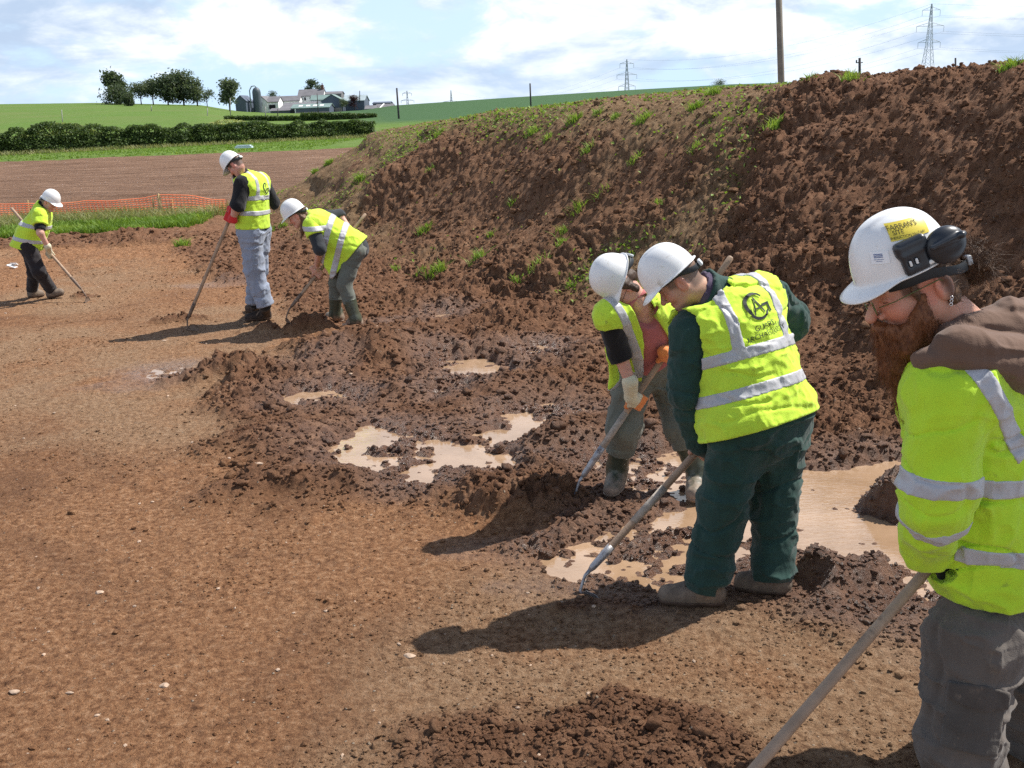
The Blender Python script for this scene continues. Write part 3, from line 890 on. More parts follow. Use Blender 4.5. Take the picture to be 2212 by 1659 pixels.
def far_things():
    r = np.random.default_rng(5)
    # ploughed / stripped field
    t = NT('stripped_field'); g = t.geo()
    mp = t.n('ShaderNodeMapping'); mp.inputs['Scale'].default_value = (.22, 1.2, 1); mp.inputs['Rotation'].default_value = (0, 0, -.05); t.l(g, mp.inputs['Vector'])
    n = t.noise(mp.outputs[0], 1.4, 8, .7, dist=.3); n2 = t.noise(g, 5, 6, .75)
    c = t.ramp(n, (.32, (.13, .074, .047)), (.5, (.21, .125, .082)), (.68, (.30, .19, .13)))
    c = t.mix(t.mr(n2, .60, .72, 0, .7), c, (.34, .25, .18)); c = t.mix(t.mr(n2, .42, .3, 0, .7), c, (.07, .042, .03))
    wv = t.n('ShaderNodeTexWave'); wv.bands_direction = 'Y'; wv.inputs['Scale'].default_value = .42; wv.inputs['Distortion'].default_value = 1.5; wv.inputs['Detail'].default_value = 3
    t.l(g, wv.inputs['Vector'])
    hgt = t.math('ADD', t.math('MULTIPLY', wv.outputs['Fac'], .5), t.math('MULTIPLY', n2, 1.6))
    field = t.set(c, .95, t.bump(hgt, 1.0, .12), None, .1)
    e0 = GP(0, 350); e1 = GP(720, 321)
    edge = lambda x: e0[1] + (x - e0[0]) * (e1[1] - e0[1]) / (e1[0] - e0[0])
    nc, nr = 420, 200
    U = np.linspace(-1.15, 1.15, nc); yr = 24.2 * (110 / 24.2) ** np.linspace(0, 1, nr)
    yy = np.repeat(yr[:, None], nc, 1); xx = U[None] * (yy + 4)
    zz = .05 * fbm2(xx, yy, .25, 8, 3) + .07 * np.abs(vn2(xx * .2, yy * 1.3, 1, 9)) - .03 + .02 * vn2(xx, yy, 3, 4)
    z0, _ = terrain(xx[:1], yy[:1]); zz[0] = z0 - .03
    o = mesh_np('field', np.stack([xx, yy, zz], -1).reshape(-1, 3), grid_faces(nr, nc), field)
    tag(o, 'stripped brown field with wheel tracks beyond the orange netting', None, None, 'structure')
    # grassland
    t = NT('grassland'); g = t.geo()
    n = t.noise(g, .05, 6, .6); n2 = t.noise(g, .9, 6, .7); px = t.attr('px')
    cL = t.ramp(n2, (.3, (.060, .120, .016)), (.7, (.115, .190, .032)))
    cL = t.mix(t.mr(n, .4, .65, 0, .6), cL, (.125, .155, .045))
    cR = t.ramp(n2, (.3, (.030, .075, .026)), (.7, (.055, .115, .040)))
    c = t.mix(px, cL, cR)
    grass = t.set(c, .9, t.bump(n2, .6, .3), None, .15)
    nr, nc = 260, 520
    R = 52 * (1500 / 52) ** np.linspace(0, 1, nr)
    yy = np.repeat(R[:, None], nc, 1); xx = np.linspace(-1.3, 1.3, nc)[None] * yy
    zz = far_z(xx, yy) + np.where(yy < 130, .10, .05) + .05 * fbm2(xx, yy, .5, 12, 3)
    d = yy - edge(xx)
    zz = np.where(d < .6, np.minimum(zz, -.25 + .3 * sstep(d, -.6, .6)), zz)
    pxv = 1106 + 2296 * xx / yy
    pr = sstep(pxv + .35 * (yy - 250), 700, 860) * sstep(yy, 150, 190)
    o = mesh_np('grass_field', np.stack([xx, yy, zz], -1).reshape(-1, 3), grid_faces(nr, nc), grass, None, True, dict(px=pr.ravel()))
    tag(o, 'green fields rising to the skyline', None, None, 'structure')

    gl = leafmat('grass_leaf', (.09, .16, .02), (.16, .27, .035), (.30, .40, .08), .6, .9)
    gp = leafmat('grass_pale', (.15, .20, .06), (.27, .28, .12), (.44, .40, .23), .7, .7)
    # verge
    m = 26000; x = r.uniform(-70, -12, m); d = r.random(m) ** 1.0 * 24; y = edge(x) + .1 + d
    pts = np.stack([x, y, far_z(x, y) + .05], 1)
    tag(grass_blades('grass', 'x', pts, .13, .05, r, gl, .6), 'grass verge between the brown field and the hedge', None, None, 'stuff')
    m = 9000; x = r.uniform(-70, -8, m); a0 = GP(0, 338); a1 = GP(800, 298)
    hl = lambda x: a0[1] + (x - a0[0]) * (a1[1] - a0[1]) / (a1[0] - a0[0])
    y = hl(x) - .9 - r.random(m) ** 2 * 3
    tag(grass_blades('tall_grass', 'x', np.stack([x, y, far_z(x, y)], 1), .38, .04, r, gp, .5), 'taller pale grass at the foot of the hedge', None, None, 'stuff')
    # grass strip by the netting
    e = [GP(-300, 548), GP(0, 520), GP(150, 512), GP(330, 503), GP(430, 500), GP(485, 488), GP(520, 470), GP(560, 440)]
    ex = np.array([p[0] for p in e]); ey = np.array([p[1] for p in e])
    m = 52000; x = r.uniform(-18, -5.2, m); yf = np.interp(x, ex, ey) + .25 * vn2(x, x * 0, 1.2, 6)
    dd = r.random(m) ** 1.2 * 5; y = yf + dd
    keep = y < 23.9; x, y, dd = x[keep], y[keep], dd[keep]
    z = np.where(y < 24.2, ground_z(x, np.minimum(y, 24.2)), -.02)
    short = (dd < 1.9) | (r.random(len(dd)) < .3)
    pts = np.stack([x, y, z], 1)
    tag(grass_blades('grass', 'x', pts[short], .14, .012, r, gl, .5), 'bright short grass strip before the orange netting', None, None, 'stuff')
    tag(grass_blades('tall_grass', 'x', pts[~short], .22, .010, r, gp, .6), 'pale long grass in front of the orange netting', None, None, 'stuff')
    # hedge
    hm = leafmat('hedge_leaf', (.034, .062, .020), (.080, .128, .038), (.16, .21, .08), .55, 1.6)
    mb_n = 60000
    x = r.uniform(-78, -11.5, mb_n); hh = 1.42 + .30 * fbm2(x, x * 0, .35, 33, 3) + .25 * vn2(x, x * 0 + 3, 1.6, 34); hh += .8 * np.exp(-((x + 33.5) / 2.6) ** 2) + .5 * np.exp(-((x + 22.8) / 2) ** 2)
    u = r.random(mb_n); th = r.uniform(0, math.pi, mb_n)
    bulge = .75 + .2 * vn2(x, x * 0 + 9, .9, 35)
    face = r.random(mb_n) < .62
    zz = np.where(face, r.random(mb_n) * hh, hh * (.86 + .18 * r.random(mb_n)))
    yo = np.where(face, -bulge * (1 - .35 * (zz / hh) ** 3) + .22 * r.normal(size=mb_n) * (.5 + .8 * (vn2(x * 1, zz, 1.5, 36) > 0)), r.uniform(-.8, .8, mb_n))
    y = hl(x) + yo
    yo += .35 * vn2(x, zz * 2, 1.3, 37); y = hl(x) + yo
    root = empty('hedge', (-40, float(hl(-40)), 0), 'long dark green clipped hedge behind the stripped field', 'hedge')
    V, Q = leaf_cards(np.stack([x, y, far_z(x, hl(x)) + zz], 1), .13, r)
    mesh_np('foliage', V, Q, hm, root, False)
    mb = MB()
    xs = np.linspace(-78, -11.5, 90)
    for i in range(89):
        xm = (xs[i] + xs[i + 1]) / 2
        mb.box((xm, hl(xm), .6), (xs[1] - xs[0] + .02 * (i % 2), .9, 1.5))
    # inner twigs are dark: a lattice of stems instead of a slab
    tw = MB()
    for k in range(500):
        xx_ = r.uniform(-78, -11.5); yy_ = hl(xx_) + r.uniform(-.3, .3)
        tw.tube([(xx_, yy_, -.1), (xx_ + r.normal() * .2, yy_, .8), (xx_ + r.normal() * .4, yy_ + r.normal() * .2, 1.3)], [.035, .022, .01], 4)
    bark = plain('bark', (.075, .058, .042), .9, .3, 5)
    tw.build('trunk', bark, root)
    V, Q = leaf_cards(np.stack([r.uniform(-78, -11.5, 16000)] + [np.zeros(16000)] * 2, 1), .2, r)
    V2 = V.reshape(-1, 4, 3); xc = V2[:, :1, 0].mean(1, keepdims=True)
    V2[:, :, 1] += hl(V2[:, :, 0]) + r.uniform(-.3, .3, (16000, 1)); V2[:, :, 2] += r.random((16000, 1)) * 1.25
    mesh_np('inner_foliage', V2.reshape(-1, 3), Q, hm, root, False)
    # cow parsley / flowering tops above the hedge
    fm = leafmat('pale_flower', (.25, .30, .10), (.36, .40, .16), (.5, .5, .28), .7, 2)
    for (x0, x1, lab) in ((-36, -31, 'frothy pale flowering shrub rising above the hedge at its left'), (-25, -20.5, 'pale green flowering shrub above the hedge near the posts')):
        xx_ = r.uniform(x0, x1, 1500); k = 1 - ((xx_ - (x0 + x1) / 2) / ((x1 - x0) / 2)) ** 2
        V, Q = leaf_cards(np.stack([xx_, hl(xx_) + r.uniform(.2, 1.4, 1500), 1.25 + far_z(xx_, hl(xx_)) + k * (1.0 if x0 < -30 else .8) * r.random(1500)], 1), .13, r)
        rt = empty('shrub', ((x0 + x1) / 2, float(hl(x0)), 0), lab, 'shrub')
        mesh_np('foliage', V, Q, fm, rt, False)
    # low far hedge below the farm
    for (pa, ya_, pb, yb_, Y, h, lab) in ((486, 262, 655, 262, 240, 1.3, 'low dark hedge below the white barn'), (650, 260, 815, 262, 235, 1.8, 'low dark hedge below the open cattle shed')):
        A = J(pa, ya_, Y); B = J(pb, yb_, Y); k = 3200; tt = r.random(k)
        P = A * (1 - tt[:, None]) + B * tt[:, None]; P[:, 2] += r.random(k) * h - .2; P[:, 1] += r.uniform(-.8, .8, k)
        V, Q = leaf_cards(P, .42, r); rt = empty('hedge', (A + B) / 2, lab, 'hedge'); mesh_np('foliage', V, Q, hm, rt, False)

    # trees
    dk = leafmat('tree_leaf', (.040, .066, .036), (.075, .105, .056), (.13, .165, .09), .6, .35)
    lt = leafmat('tree_leaf_light', (.065, .094, .056), (.11, .145, .085), (.19, .22, .13), .6, .35)
    cp = leafmat('copper_leaf', (.03, .012, .018), (.06, .022, .03), (.10, .04, .05), .6, .5)
    G = 'trees along the field skyline'
    tree(262, 238, 182, 78, 400, 'dense dark round tree at the left end of the tree clump', dk, bark, 1, .2, 10, group=G)
    tree(254, 236, 155, 54, 412, 'tallest dark tree behind the leftmost round tree', dk, bark, 2, .35, 8, group=G)
    tree(284, 242, 200, 34, 372, 'small dark tree with a bare stem standing lower on the grass', dk, bark, 3, .35, 7, group=G)
    tree(306, 230, 177, 58, 420, 'flat topped open tree with two bare stems', lt, bark, 4, .5, 7, group=G, n=1700)
    tree(332, 230, 172, 48, 425, 'thin see-through tree between the flat topped tree and the big clump', lt, bark, 5, .3, 7, group=G, n=1400)
    tree(364, 230, 160, 78, 420, 'broad dark tree in the middle of the clump', dk, bark, 6, .22, 11, group=G, n=3600)
    tree(398, 231, 153, 74, 424, 'tall pale leaved tree crowning the clump', lt, bark, 7, .25, 11, group=G, n=3000)
    tree(427, 231, 166, 58, 420, 'slim tree at the right shoulder of the clump', lt, bark, 8, .2, 8, group=G, n=2200)
    tree(448, 231, 193, 40, 423, 'small drooping tree at the right end of the clump', lt, bark, 9, .25, 6, group=G, n=900)
    tree(497, 241, 171, 56, 395, 'lone upright tree beside the dark barn', lt, bark, 10, .3, 9, group=G, n=2600)
    tree(590, 222, 195, 28, 520, 'treetop showing behind the white barn', dk, bark, 11, .3, 6, group=G, n=900)
    tree(668, 215, 172, 34, 530, 'windswept tree behind the farmhouse roof', dk, bark, 12, .4, 7, lean=.25, group=G, n=1100)
    tree(684, 218, 184, 30, 534, 'low treetop leaning right behind the farmhouse roof', dk, bark, 13, .4, 6, lean=.2, group=G, n=800)
    tree(744, 239, 213, 24, 455, 'small green garden tree by the grey shed', lt, bark, 14, .1, 6, group=G, n=1200)
    tree(766, 236, 206, 28, 458, 'dark purple copper tree by the grey shed', cp, bark, 15, .1, 7, group=G, n=1400)
    tree(1551, 192, 170, 36, 480, 'round dark tree alone on the skyline beyond the spoil heap', dk, bark, 16, .1, 8, group=G, n=1400)

    # farm
    wh = plain('whitewash', (.82, .82, .80), .85, .08, .3); gy = plain('slate_roof', (.16, .155, .165), .7, .2, .4)
    dkb = plain('dark_cladding', (.085, .105, .145), .6, .2, .3); gr = plain('green_sheet', (.17, .24, .22), .5, .15, .3)
    lg = plain('light_sheet', (.30, .36, .38), .5, .15, .3); br = plain('brick_red', (.17, .085, .065), .9, .2, .5)
    blk = plain('dark_opening', (.02, .02, .025), .9, .2, 1); pk = plain('pale_block', (.36, .31, .29), .9, .15, .3)
    FG = 'farm buildings on the rise'
    gable('barn', 'dark blue barn half hidden by the lone upright tree', 510, 533, 240, 219, 208, 470, 14, dkb, dkb, FG, True)
    b = gable('barn', 'white gabled barn beside the dark silo', 553, 579, 236, 221, 209, 480, 16, wh, gy, FG, True)
    opening(b, .40, .56, .5, .95, 'window', blk)
    b = gable('outbuilding', 'white outbuilding with a wide dark doorway joined to the barn', 579, 602, 236, 221, 210, 481, 11, wh, gy, FG)
    opening(b, .12, .72, .05, .62, 'door', blk)
    b = gable('outbuilding', 'long low white wing with a grey roof left of the farmhouse', 596, 648, 236, 219, 209, 492, 9, wh, gy, FG)
    b = gable('farmhouse', 'white farmhouse with slate roof and end chimney', 646, 700, 232, 208, 195, 500, 9, wh, gy, FG)
    for q in (.24, .46, .72): w_ = opening(b, q, q + .06, .62, .88, 'window', blk)
    mb = MB(); mb.box((b['x1'] - .8, b['y'] + 4.5, b['zr'] + .7), (1.2, 1.2, 2.6)); mb.box((b['x1'] - .8, b['y'] + 4.5, b['zr'] + 2.4), (.4, .4, .9))
    mb.build('chimney', br, b['roof'])
    b = gable('outbuilding', 'small gabled outbuilding with a green roof below the farmhouse', 672, 712, 232, 217, 207, 486, 10, wh, gr, FG)
    b = gable('outbuilding', 'grey roof showing behind the sheds right of the farmhouse', 703, 738, 220, 204, 199, 505, 10, gy, gy, FG)
    b = gable('cattle_shed', 'wide shed with a shallow grey roof and dark blue wall', 606, 674, 247, 235, 223, 462, 26, dkb, gy, FG)
    opening(b, 0.0, .45, -.3, .35, 'lower_wall', br)
    b = gable('shed', 'low dark blue lean-to at the left foot of the cattle sheds', 585, 628, 248, 240, 235, 452, 8, dkb, gy, FG)
    b = gable('cattle_shed', 'open fronted cattle shed with a pale green roof at the front of the farm', 630, 712, 249, 234, 226, 446, 14, dkb, gr, FG)
    opening(b, .12, .99, -.1, .48, 'lower_wall', pk); opening(b, .0, .09, .0, .85, 'doorway', blk); opening(b, .095, .12, -.05, 1.0, 'post', wh)
    for q in (.22, .42, .6, .78):
        mb = MB(); w0 = b['x0'] + (b['x1'] - b['x0']) * q; mb.box((w0, b['y'] + 3.2, b['ze'] + (b['zr'] - b['ze']) * .46 + .33), (1.6, 2.2, .07), np.array([[1, 0, 0], [0, math.cos(.22), -math.sin(.22)], [0, math.sin(.22), math.cos(.22)]]))
        mb.build('skylight', wh, b['roof'])
    b = gable('barn', 'big dark gabled shed in the middle right of the farm', 696, 742, 243, 219, 206, 460, 10, dkb, gr, FG, True)
    opening(b, .05, .95, -.05, .4, 'lower_wall', pk)
    b = gable('shed', 'long pale roofed shed at the right end of the farm', 742, 788, 240, 219, 207, 468, 18, dkb, lg, FG)
    b = gable('bungalow', 'low hipped roof bungalow right of the farm', 789, 812, 242, 236, 229, 450, 9, wh, gy, FG)
    b = gable('bungalow', 'low grey hipped roof with white hips beyond the hedge end', 812, 848, 241, 237, 226, 452, 12, wh, gy, FG)
    mb = MB(); mb.tube([(b['x0'] + 1, b['y'] - .3, b['ze']), (b['x0'] + 3, b['y'] + 5.5, b['zr'] + .25)], .3, 5); mb.build('ridge_cap', wh, b['roof'])
    gable('shed', 'flat dark shed on the skyline behind the bungalow', 806, 843, 236, 224, 221, 500, 12, dkb, dkb, FG)
    # silo
    c0 = J(557, 232, 476); s = 476 / 2296; root = empty('silo', c0, 'dark domed silo with a curved filler pipe beside the white barn', 'silo', None)
    hh = 42 * s; rr = 9 * s; prof = [(rr, -2), (rr, hh * .72)] + [(rr * math.cos(a), hh * .72 + hh * .28 * math.sin(a)) for a in np.linspace(.1, 1.5, 8)]
    th = np.linspace(0, 2 * np.pi, 24, endpoint=False)
    V = np.concatenate([np.stack([c0[0] + R_ * np.cos(th), c0[1] + R_ * np.sin(th), np.full(24, c0[2] + z_)], 1) for R_, z_ in prof])
    mesh_np('tank', V, grid_faces(len(prof), 24, True), plain('silo_green', (.085, .105, .12), .5, .15, .3), root)
    mb = MB(); mb.tube([c0 + [-rr - 1, -.5, 0], c0 + [-rr - 1, -.5, hh * .85], c0 + [-rr, -.5, hh * 1.04], c0 + [-rr * .3, 0, hh * 1.07], c0 + [0, 0, hh]], .28, 6); mb.build('filler_pipe', lg, root, True)

    # poles
    wood = plain('grey_timber', (.20, .175, .14), .85, .25, 3, .4, 20); dkw = plain('dark_timber', (.06, .055, .06), .85, .2, 3)
    PG = 'timber poles crossing the fields'
    pole(1679, -120, 190, 36, .125, 'thick pale timber pole rising out of frame behind the spoil heap', wood, 9, extra=5, group=PG)
    pole(857, 190, 262, 200, .20, 'dark pole standing right of the farm', dkw, 5, group=PG, extra=1, caps=False)
    pole(1145, 180, 236, 190, .17, 'dark pole standing on the skyline field above the heap', dkw, 2, group=PG, extra=1, caps=False)
    pole(1857, 125, 190, 120, .17, 'short dark pole with a bracket seen over the dark heap top', dkw, 0, group=PG, extra=2)
    pole(2064, 125, 175, 120, .12, 'thin pole tip seen over the heap right of the big pylon', dkw, 0, group=PG, extra=2, caps=False)
    lw = plain('pale_timber', (.33, .32, .30), .85, .2, 3)
    for (px, yt, yb, Y, lab, m_, lean) in ((497, 212, 251, 210, 'pale pole before the lone upright tree', lw, 1), (133, 237, 274, 190, 'grey pole on the left green field', lw, 3), (448, 233, 258, 260, 'short grey post below the tree clump', lw, 0), (573, 230, 258, 240, 'pale post before the white barn', lw, 1), (600, 235, 257, 250, 'short dark post before the cattle shed', dkw, 0), (685, 202, 253, 300, 'slim dark pole in front of the cattle sheds', dkw, 3), (777, 196, 222, 420, 'thin pole by the purple copper tree', dkw, 0), (327, 228, 240, 300, 'faint post below the thin tree', lw, 0)):
        pole(px, yt, yb, Y, Y * .00045, lab, m_, lean, group=PG, caps=False)

    st = plain('galvanised', (.46, .49, .53), .6, .1, 1)
    A = pylon(2013, 8, 44, 520, [(.985 - .05, 4.3), (.77, 6.6), (.60, 5.4)], .0, 'nearest tall lattice pylon above the dark heap', st)
    B = pylon(1354, 128, 44, 730, [(.985 - .05, 4.8), (.77, 6.9), (.60, 5.8)], .1, 'middle sized lattice pylon on the skyline', st)
    C = pylon(879, 196, 44, 1150, [(.94, 4.8), (.77, 6.9), (.60, 5.8)], .1, 'small faint pylon right of the dark pole', st)
    D = pylon(974, 195, 34, 1120, [(.66, 9.0), (.5, 6.5)], .2, 'small squat pylon with one wide low arm', st)
    wm = plain('cable', (.22, .24, .27), .6, .1, 1)
    E = [p + np.array([420, -120, 3.0]) for p in A]
    n = 0
    for (P, Q, lab) in ((A, B, 'thin power cable from the nearest pylon to the middle pylon'), (E, A, 'thin power cable running right from the nearest pylon'), (B, D, 'thin power cable from the middle pylon to the small squat pylon')):
        for i in (0, 1, 2, 3, 4, 5, 6):
            if i >= len(Q) or i >= len(P): continue
            mb = MB(); mb.tube(wires(P[i], Q[i], 9 if P is not E else 12, 18), .030, 4); o = mb.build('power_cable', wm)
            tag(o, lab, 'cable', lab.replace('thin power cable', 'power cables'))
    netting(r)
    tufts(r, gl)

def netting(r):
    """orange mesh barrier netting sagging between stakes"""
    om = NT('orange_plastic'); n_ = om.noise(om.geo(), 2.0, 3); c = om.ramp(n_, (.3, (.80, .15, .05)), (.7, (.88, .30, .14)))
    om = om.set(c, .5, None, None, .4)
    P = [GP(-330, 486), GP(0, 476), GP(175, 474), GP(345, 472), GP(372, 471), GP(440, 474), GP(488, 470)]
    P = [np.array([p[0], 23.45 - .03 * i, 0]) for i, p in enumerate(P)]
    tops = [.42, .44, .41, .46, .46, .45, .42]
    xs = np.array([p[0] for p in P]); ys = np.array([p[1] for p in P])
    root = empty('barrier_netting', (-9, 26.3, 0), 'sagging orange plastic mesh netting along the grass strip', 'barrier netting')
    mb = MB(); x = np.arange(xs[0], xs[-1], .085)
    top = np.interp(x, xs, tops) + .03 * np.sin(x * 2.1) + .05 * vn2(x, x * 0, 1.7, 3); yy = np.interp(x, xs, ys) + .08 * np.sin(x * 1.3)
    for i, xv in enumerate(x):
        ln = .05 * math.sin(xv * .9)
        mb.tube([(xv, yy[i], .06), (xv + ln, yy[i], top[i])], .0075, 3, False)
    for k in range(9):
        f = k / 8
        mb.tube([(x[i], yy[i] - .01, .04 + (top[i] - .04) * f) for i in range(0, len(x), 2)], .009 if 0 < k < 8 else .0095, 3, False)
    mb.build('mesh', om, root)
    tm = plain('stake_timber', (.50, .36, .18), .8, .2, 6)
    for (px, pt, lean, rad, lab) in ((342, 418, .06, .035, 'tallest pale timber stake leaning by the orange netting'), (372, 430, -.01, .03, 'short timber stake right of the tallest stake in the orange netting'), (330, 428, 0, .02, 'thin timber stake just left of the tallest stake in the netting'), (60, 432, .02, .02, 'thin timber stake in the netting behind the leftmost digger')):
        t_ = J(px, pt, 23.4); b = np.array([t_[0] + lean, 23.3, -.1]); q = MB()
        q.tube([b, t_ - [0, 0, rad]], rad, 4); q.tube([t_ - [0, 0, rad], t_], [rad, rad * .4], 4)
        o = q.build('stake', tm); tag(o, lab, 'stake', 'stakes holding the orange netting')

def tufts(r, gl):
    """clumps of grass and weeds on the heap"""
    L = [(1240,262,.30),(1390,263,.28),(1290,245,.2),(1500,238,.25),(1540,205,.3),(1675,272,.32),(1645,255,.2),(945,297,.25),(775,388,.34),(915,502,.36),(1032,560,.32),(1165,580,.34),(1245,460,.25),(1110,440,.2),(1268,330,.25),(1300,420,.2),(1215,530,.25),(940,590,.28),(910,592,.22),(1235,620,.2),(710,355,.25),(680,372,.25),(1370,350,.2),(1500,325,.22),(1150,290,.25),(1420,440,.2),(1330,255,.2),(1185,300,.22),(1075,262,.16),(1120,610,.2),(855,585,.15),(2180,150,.34),(1840,172,.26),(1745,178,.22),(1215,505,.22),(930,375,.2),(1060,510,.18),(395,530,.35),(580,500,.3),(610,490,.22)]
    wm = leafmat('weed_leaf', (.13, .22, .03), (.22, .34, .05), (.38, .48, .12), .55, 5)
    for i, (px, py, s) in enumerate(L):
        # march the sight line down to the ground
        d = ray(px, py); tt = np.linspace(4, 34, 1500); Q = CAM + tt[:, None] * d
        z = ground_z(Q[:, 0], Q[:, 1]); hit = np.argmax(Q[:, 2] < z)
        if Q[hit, 2] >= z[hit]:
            k = np.argmin(Q[:, 2] - z); hit = k
        c = Q[hit]; n = 110 if s > .24 else 60
        s = s * (.55 if c[1] < 12 else .62) * r.uniform(.7, 1.1)
        a = r.uniform(0, 6.28, n); rr = s * .55 * r.random(n) ** .7
        x = c[0] + np.cos(a) * rr * 1.3; y = c[1] + np.sin(a) * rr
        pts = np.stack([x, y, ground_z(x, y) - .01], 1)
        o = grass_blades('grass_tuft', '', pts, s * .7, .003 + .0003 * c[1], r, wm, .6)
        tag(o, 'tuft of bright green grass growing on the bare soil', 'grass tuft', 'grass tufts on the spoil heap')
    # small weeds, too many to count
    k = 110000; Y = 8 * (24 / 8) ** r.random(k); U = r.uniform(-.5, .75, k); x = U * Y; y = Y
    z, at = terrain(x.astype(f32), y.astype(f32)); keep = r.random(k) < at['green'] * .8 + .07 * at['old']
    x, y, z = push(x, y, z, at['det']); x, y, z = x[keep], y[keep], z[keep]; m = len(x)
    V, Q = leaf_cards(np.stack([x, y, z + .014], 1), .034, r)
    o = mesh_np('weeds', V, Q, wm, None, False); tag(o, 'tiny green weeds sprouting over the old heap', None, None, 'stuff')
    # litter: paper and board
    wp = plain('white_paper', (.8, .8, .8), .7, .05, 9)
    c = GP(27, 582); q = MB(); q.box((c[0], c[1], .05), (.13, .1, .012), Matrix.Rotation(.35, 3, 'Y')); q.box((c[0] + .03, c[1] + .02, .08), (.09, .07, .01), Matrix.Rotation(-.5, 3, 'X'))
    tag(q.build('paper_scrap', wp), 'crumpled white paper scrap on the soil behind the leftmost digger', 'litter')
    c = GP(528, 326); q = MB(); q.box((c[0], c[1], .25), (1.1, .5, .12)); q.box((c[0], c[1] - .02, .35), (.9, .4, .06))
    tag(q.build('white_crate', plain('pale_blue', (.55, .66, .74), .6, .1, 4)), 'small pale blue box lying on the far grass verge', 'box')
    # red and white ranging pole on the crest
    a = J(1063, 241, 24); b = J(1118, 243, 24.6); q = MB(); root = empty('ranging_pole', a, 'red and white striped pole lying on the crest of the heap', 'ranging pole')
    cs = [plain('pole_blue', (.06, .12, .4), .5, .05), plain('pole_red', (.75, .16, .06), .5, .05), plain('pole_red', (.75, .16, .06), .5, .05), plain('white_paint', (.8, .8, .78), .5, .05)]
    g = max(0, .06 + max(ground_z(np.array([a[0], b[0]]), np.array([a[1], 24.1])).max() - min(a[2], b[2]), 0))
    for i in range(4):
        q = MB(); q.tube([a + (b - a) * i / 4 + [0, 0, .02], a + (b - a) * (i + 1) / 4 + [0, 0, .02]], .024, 8); q.build('pole_band', cs[i], root, True)
# ------------------------------------------------------------------ figures
def unit(v): v = np.asarray(v, float); return v / (np.linalg.norm(v) + 1e-12)
def frame_yp(yaw, pitch, roll=0):
    y, p, r = map(math.radians, (yaw, pitch, roll))
    f = np.array([math.cos(y) * math.cos(p), math.sin(y) * math.cos(p), -math.sin(p)])
    return frame_fu(f, np.array([0, 0, 1.0]), roll)
def frame_fu(f, u, roll=0):
    f = unit(f); x = unit(np.cross(f, u)); z = np.cross(x, f)
    r = math.radians(roll); x2 = x * math.cos(r) + z * math.sin(r); z2 = -x * math.sin(r) + z * math.cos(r)
    return np.stack([x2, f, z2], 1)        # columns: right, forward, up

def fabric(name, col, rough=.85, dirt=(.16, .10, .06), dirt_amt=0.0, fold=.5, var=.12, scale=12, spec=.2, weave=260):
    key = 'fab_' + name + str(dirt_amt)
    if key in _MC: return _MC[key]
    t = NT(name); g = t.geo()
    n = t.noise(g, scale, 5, .6, dist=.6); n2 = t.noise(g, 22, 6, .65, dist=.5)
    c = t.ramp(n, (.25, tuple(v * (1 - var) for v in col)), (.75, tuple(min(1, v * (1 + var)) for v in col)))
    if dirt_amt > 0: c = t.mix(t.mr(n2, .66 - dirt_amt, .78 - dirt_amt * .5, 0, .85), c, dirt)
    mp = t.n('ShaderNodeMapping'); mp.inputs['Scale'].default_value = (1, 1, .45); t.l(g, mp.inputs['Vector'])
    f = t.noise(mp.outputs[0], 11, 2.5, .5, dist=.35)
    h = t.math('ADD', t.math('MULTIPLY', f, 1.0), t.math('MULTIPLY', t.noise(g, weave, 2, .5), .05))
    _MC[key] = t.set(c, rough, t.bump(h, fold * 1.25, .03), None, spec)
    t.b.inputs['Sheen Weight'].default_value = .15
    return _MC[key]

def skin_mat():
    if 'skin' in _MC: return _MC['skin']
    t = NT('skin'); g = t.geo(); c = t.attr('col', True)
    n = t.noise(g, 40, 5, .6); c = t.mix(t.mr(n, .3, .7, .0, .35), c, t.mix(1.0, c, (.80, .60, .55), 'MULTIPLY'))
    t.set(c, .52, t.bump(t.noise(g, 320, 3, .6), .25, .002), None, .4)
    t.b.inputs['Subsurface Weight'].default_value = .12
    t.b.inputs['Subsurface Radius'].default_value = (.012, .004, .002); t.b.inputs['Subsurface Scale'].default_value = .5
    _MC['skin'] = t.m; return t.m

def hair_mat(name, a, b):
    key = 'hair_' + name
    if key in _MC: return _MC[key]
    t = NT(name); g = t.geo(); n = t.noise(g, 55, 6, .7, dist=.5)
    t.set(t.ramp(n, (.3, a), (.7, b)), .55, t.bump(t.noise(g, 160, 4, .7), .6, .004), None, .35)
    _MC[key] = t.m; return t.m

# helmet geometry, local frame: x right, y forward, z up, origin in the rim plane
HA, HB, HH = .116, .138, .155
def dome(phi, t, off=0.0, A=HA, B=HB, H=HH):
    R = np.sin(t * np.pi / 2) ** .88; Z = np.cos(t * np.pi / 2) ** .92
    ridge = .0045 * sstep(.034 - np.abs(np.sin(phi) * A * R), 0, .010) * sstep(Z, .25, .5) * (1 - sstep(-np.cos(phi) * R, .75, .95))
    p = np.stack([-np.sin(phi) * (A * R + off), np.cos(phi) * (B * R + off), H * Z + off * Z + ridge], -1)
    return p

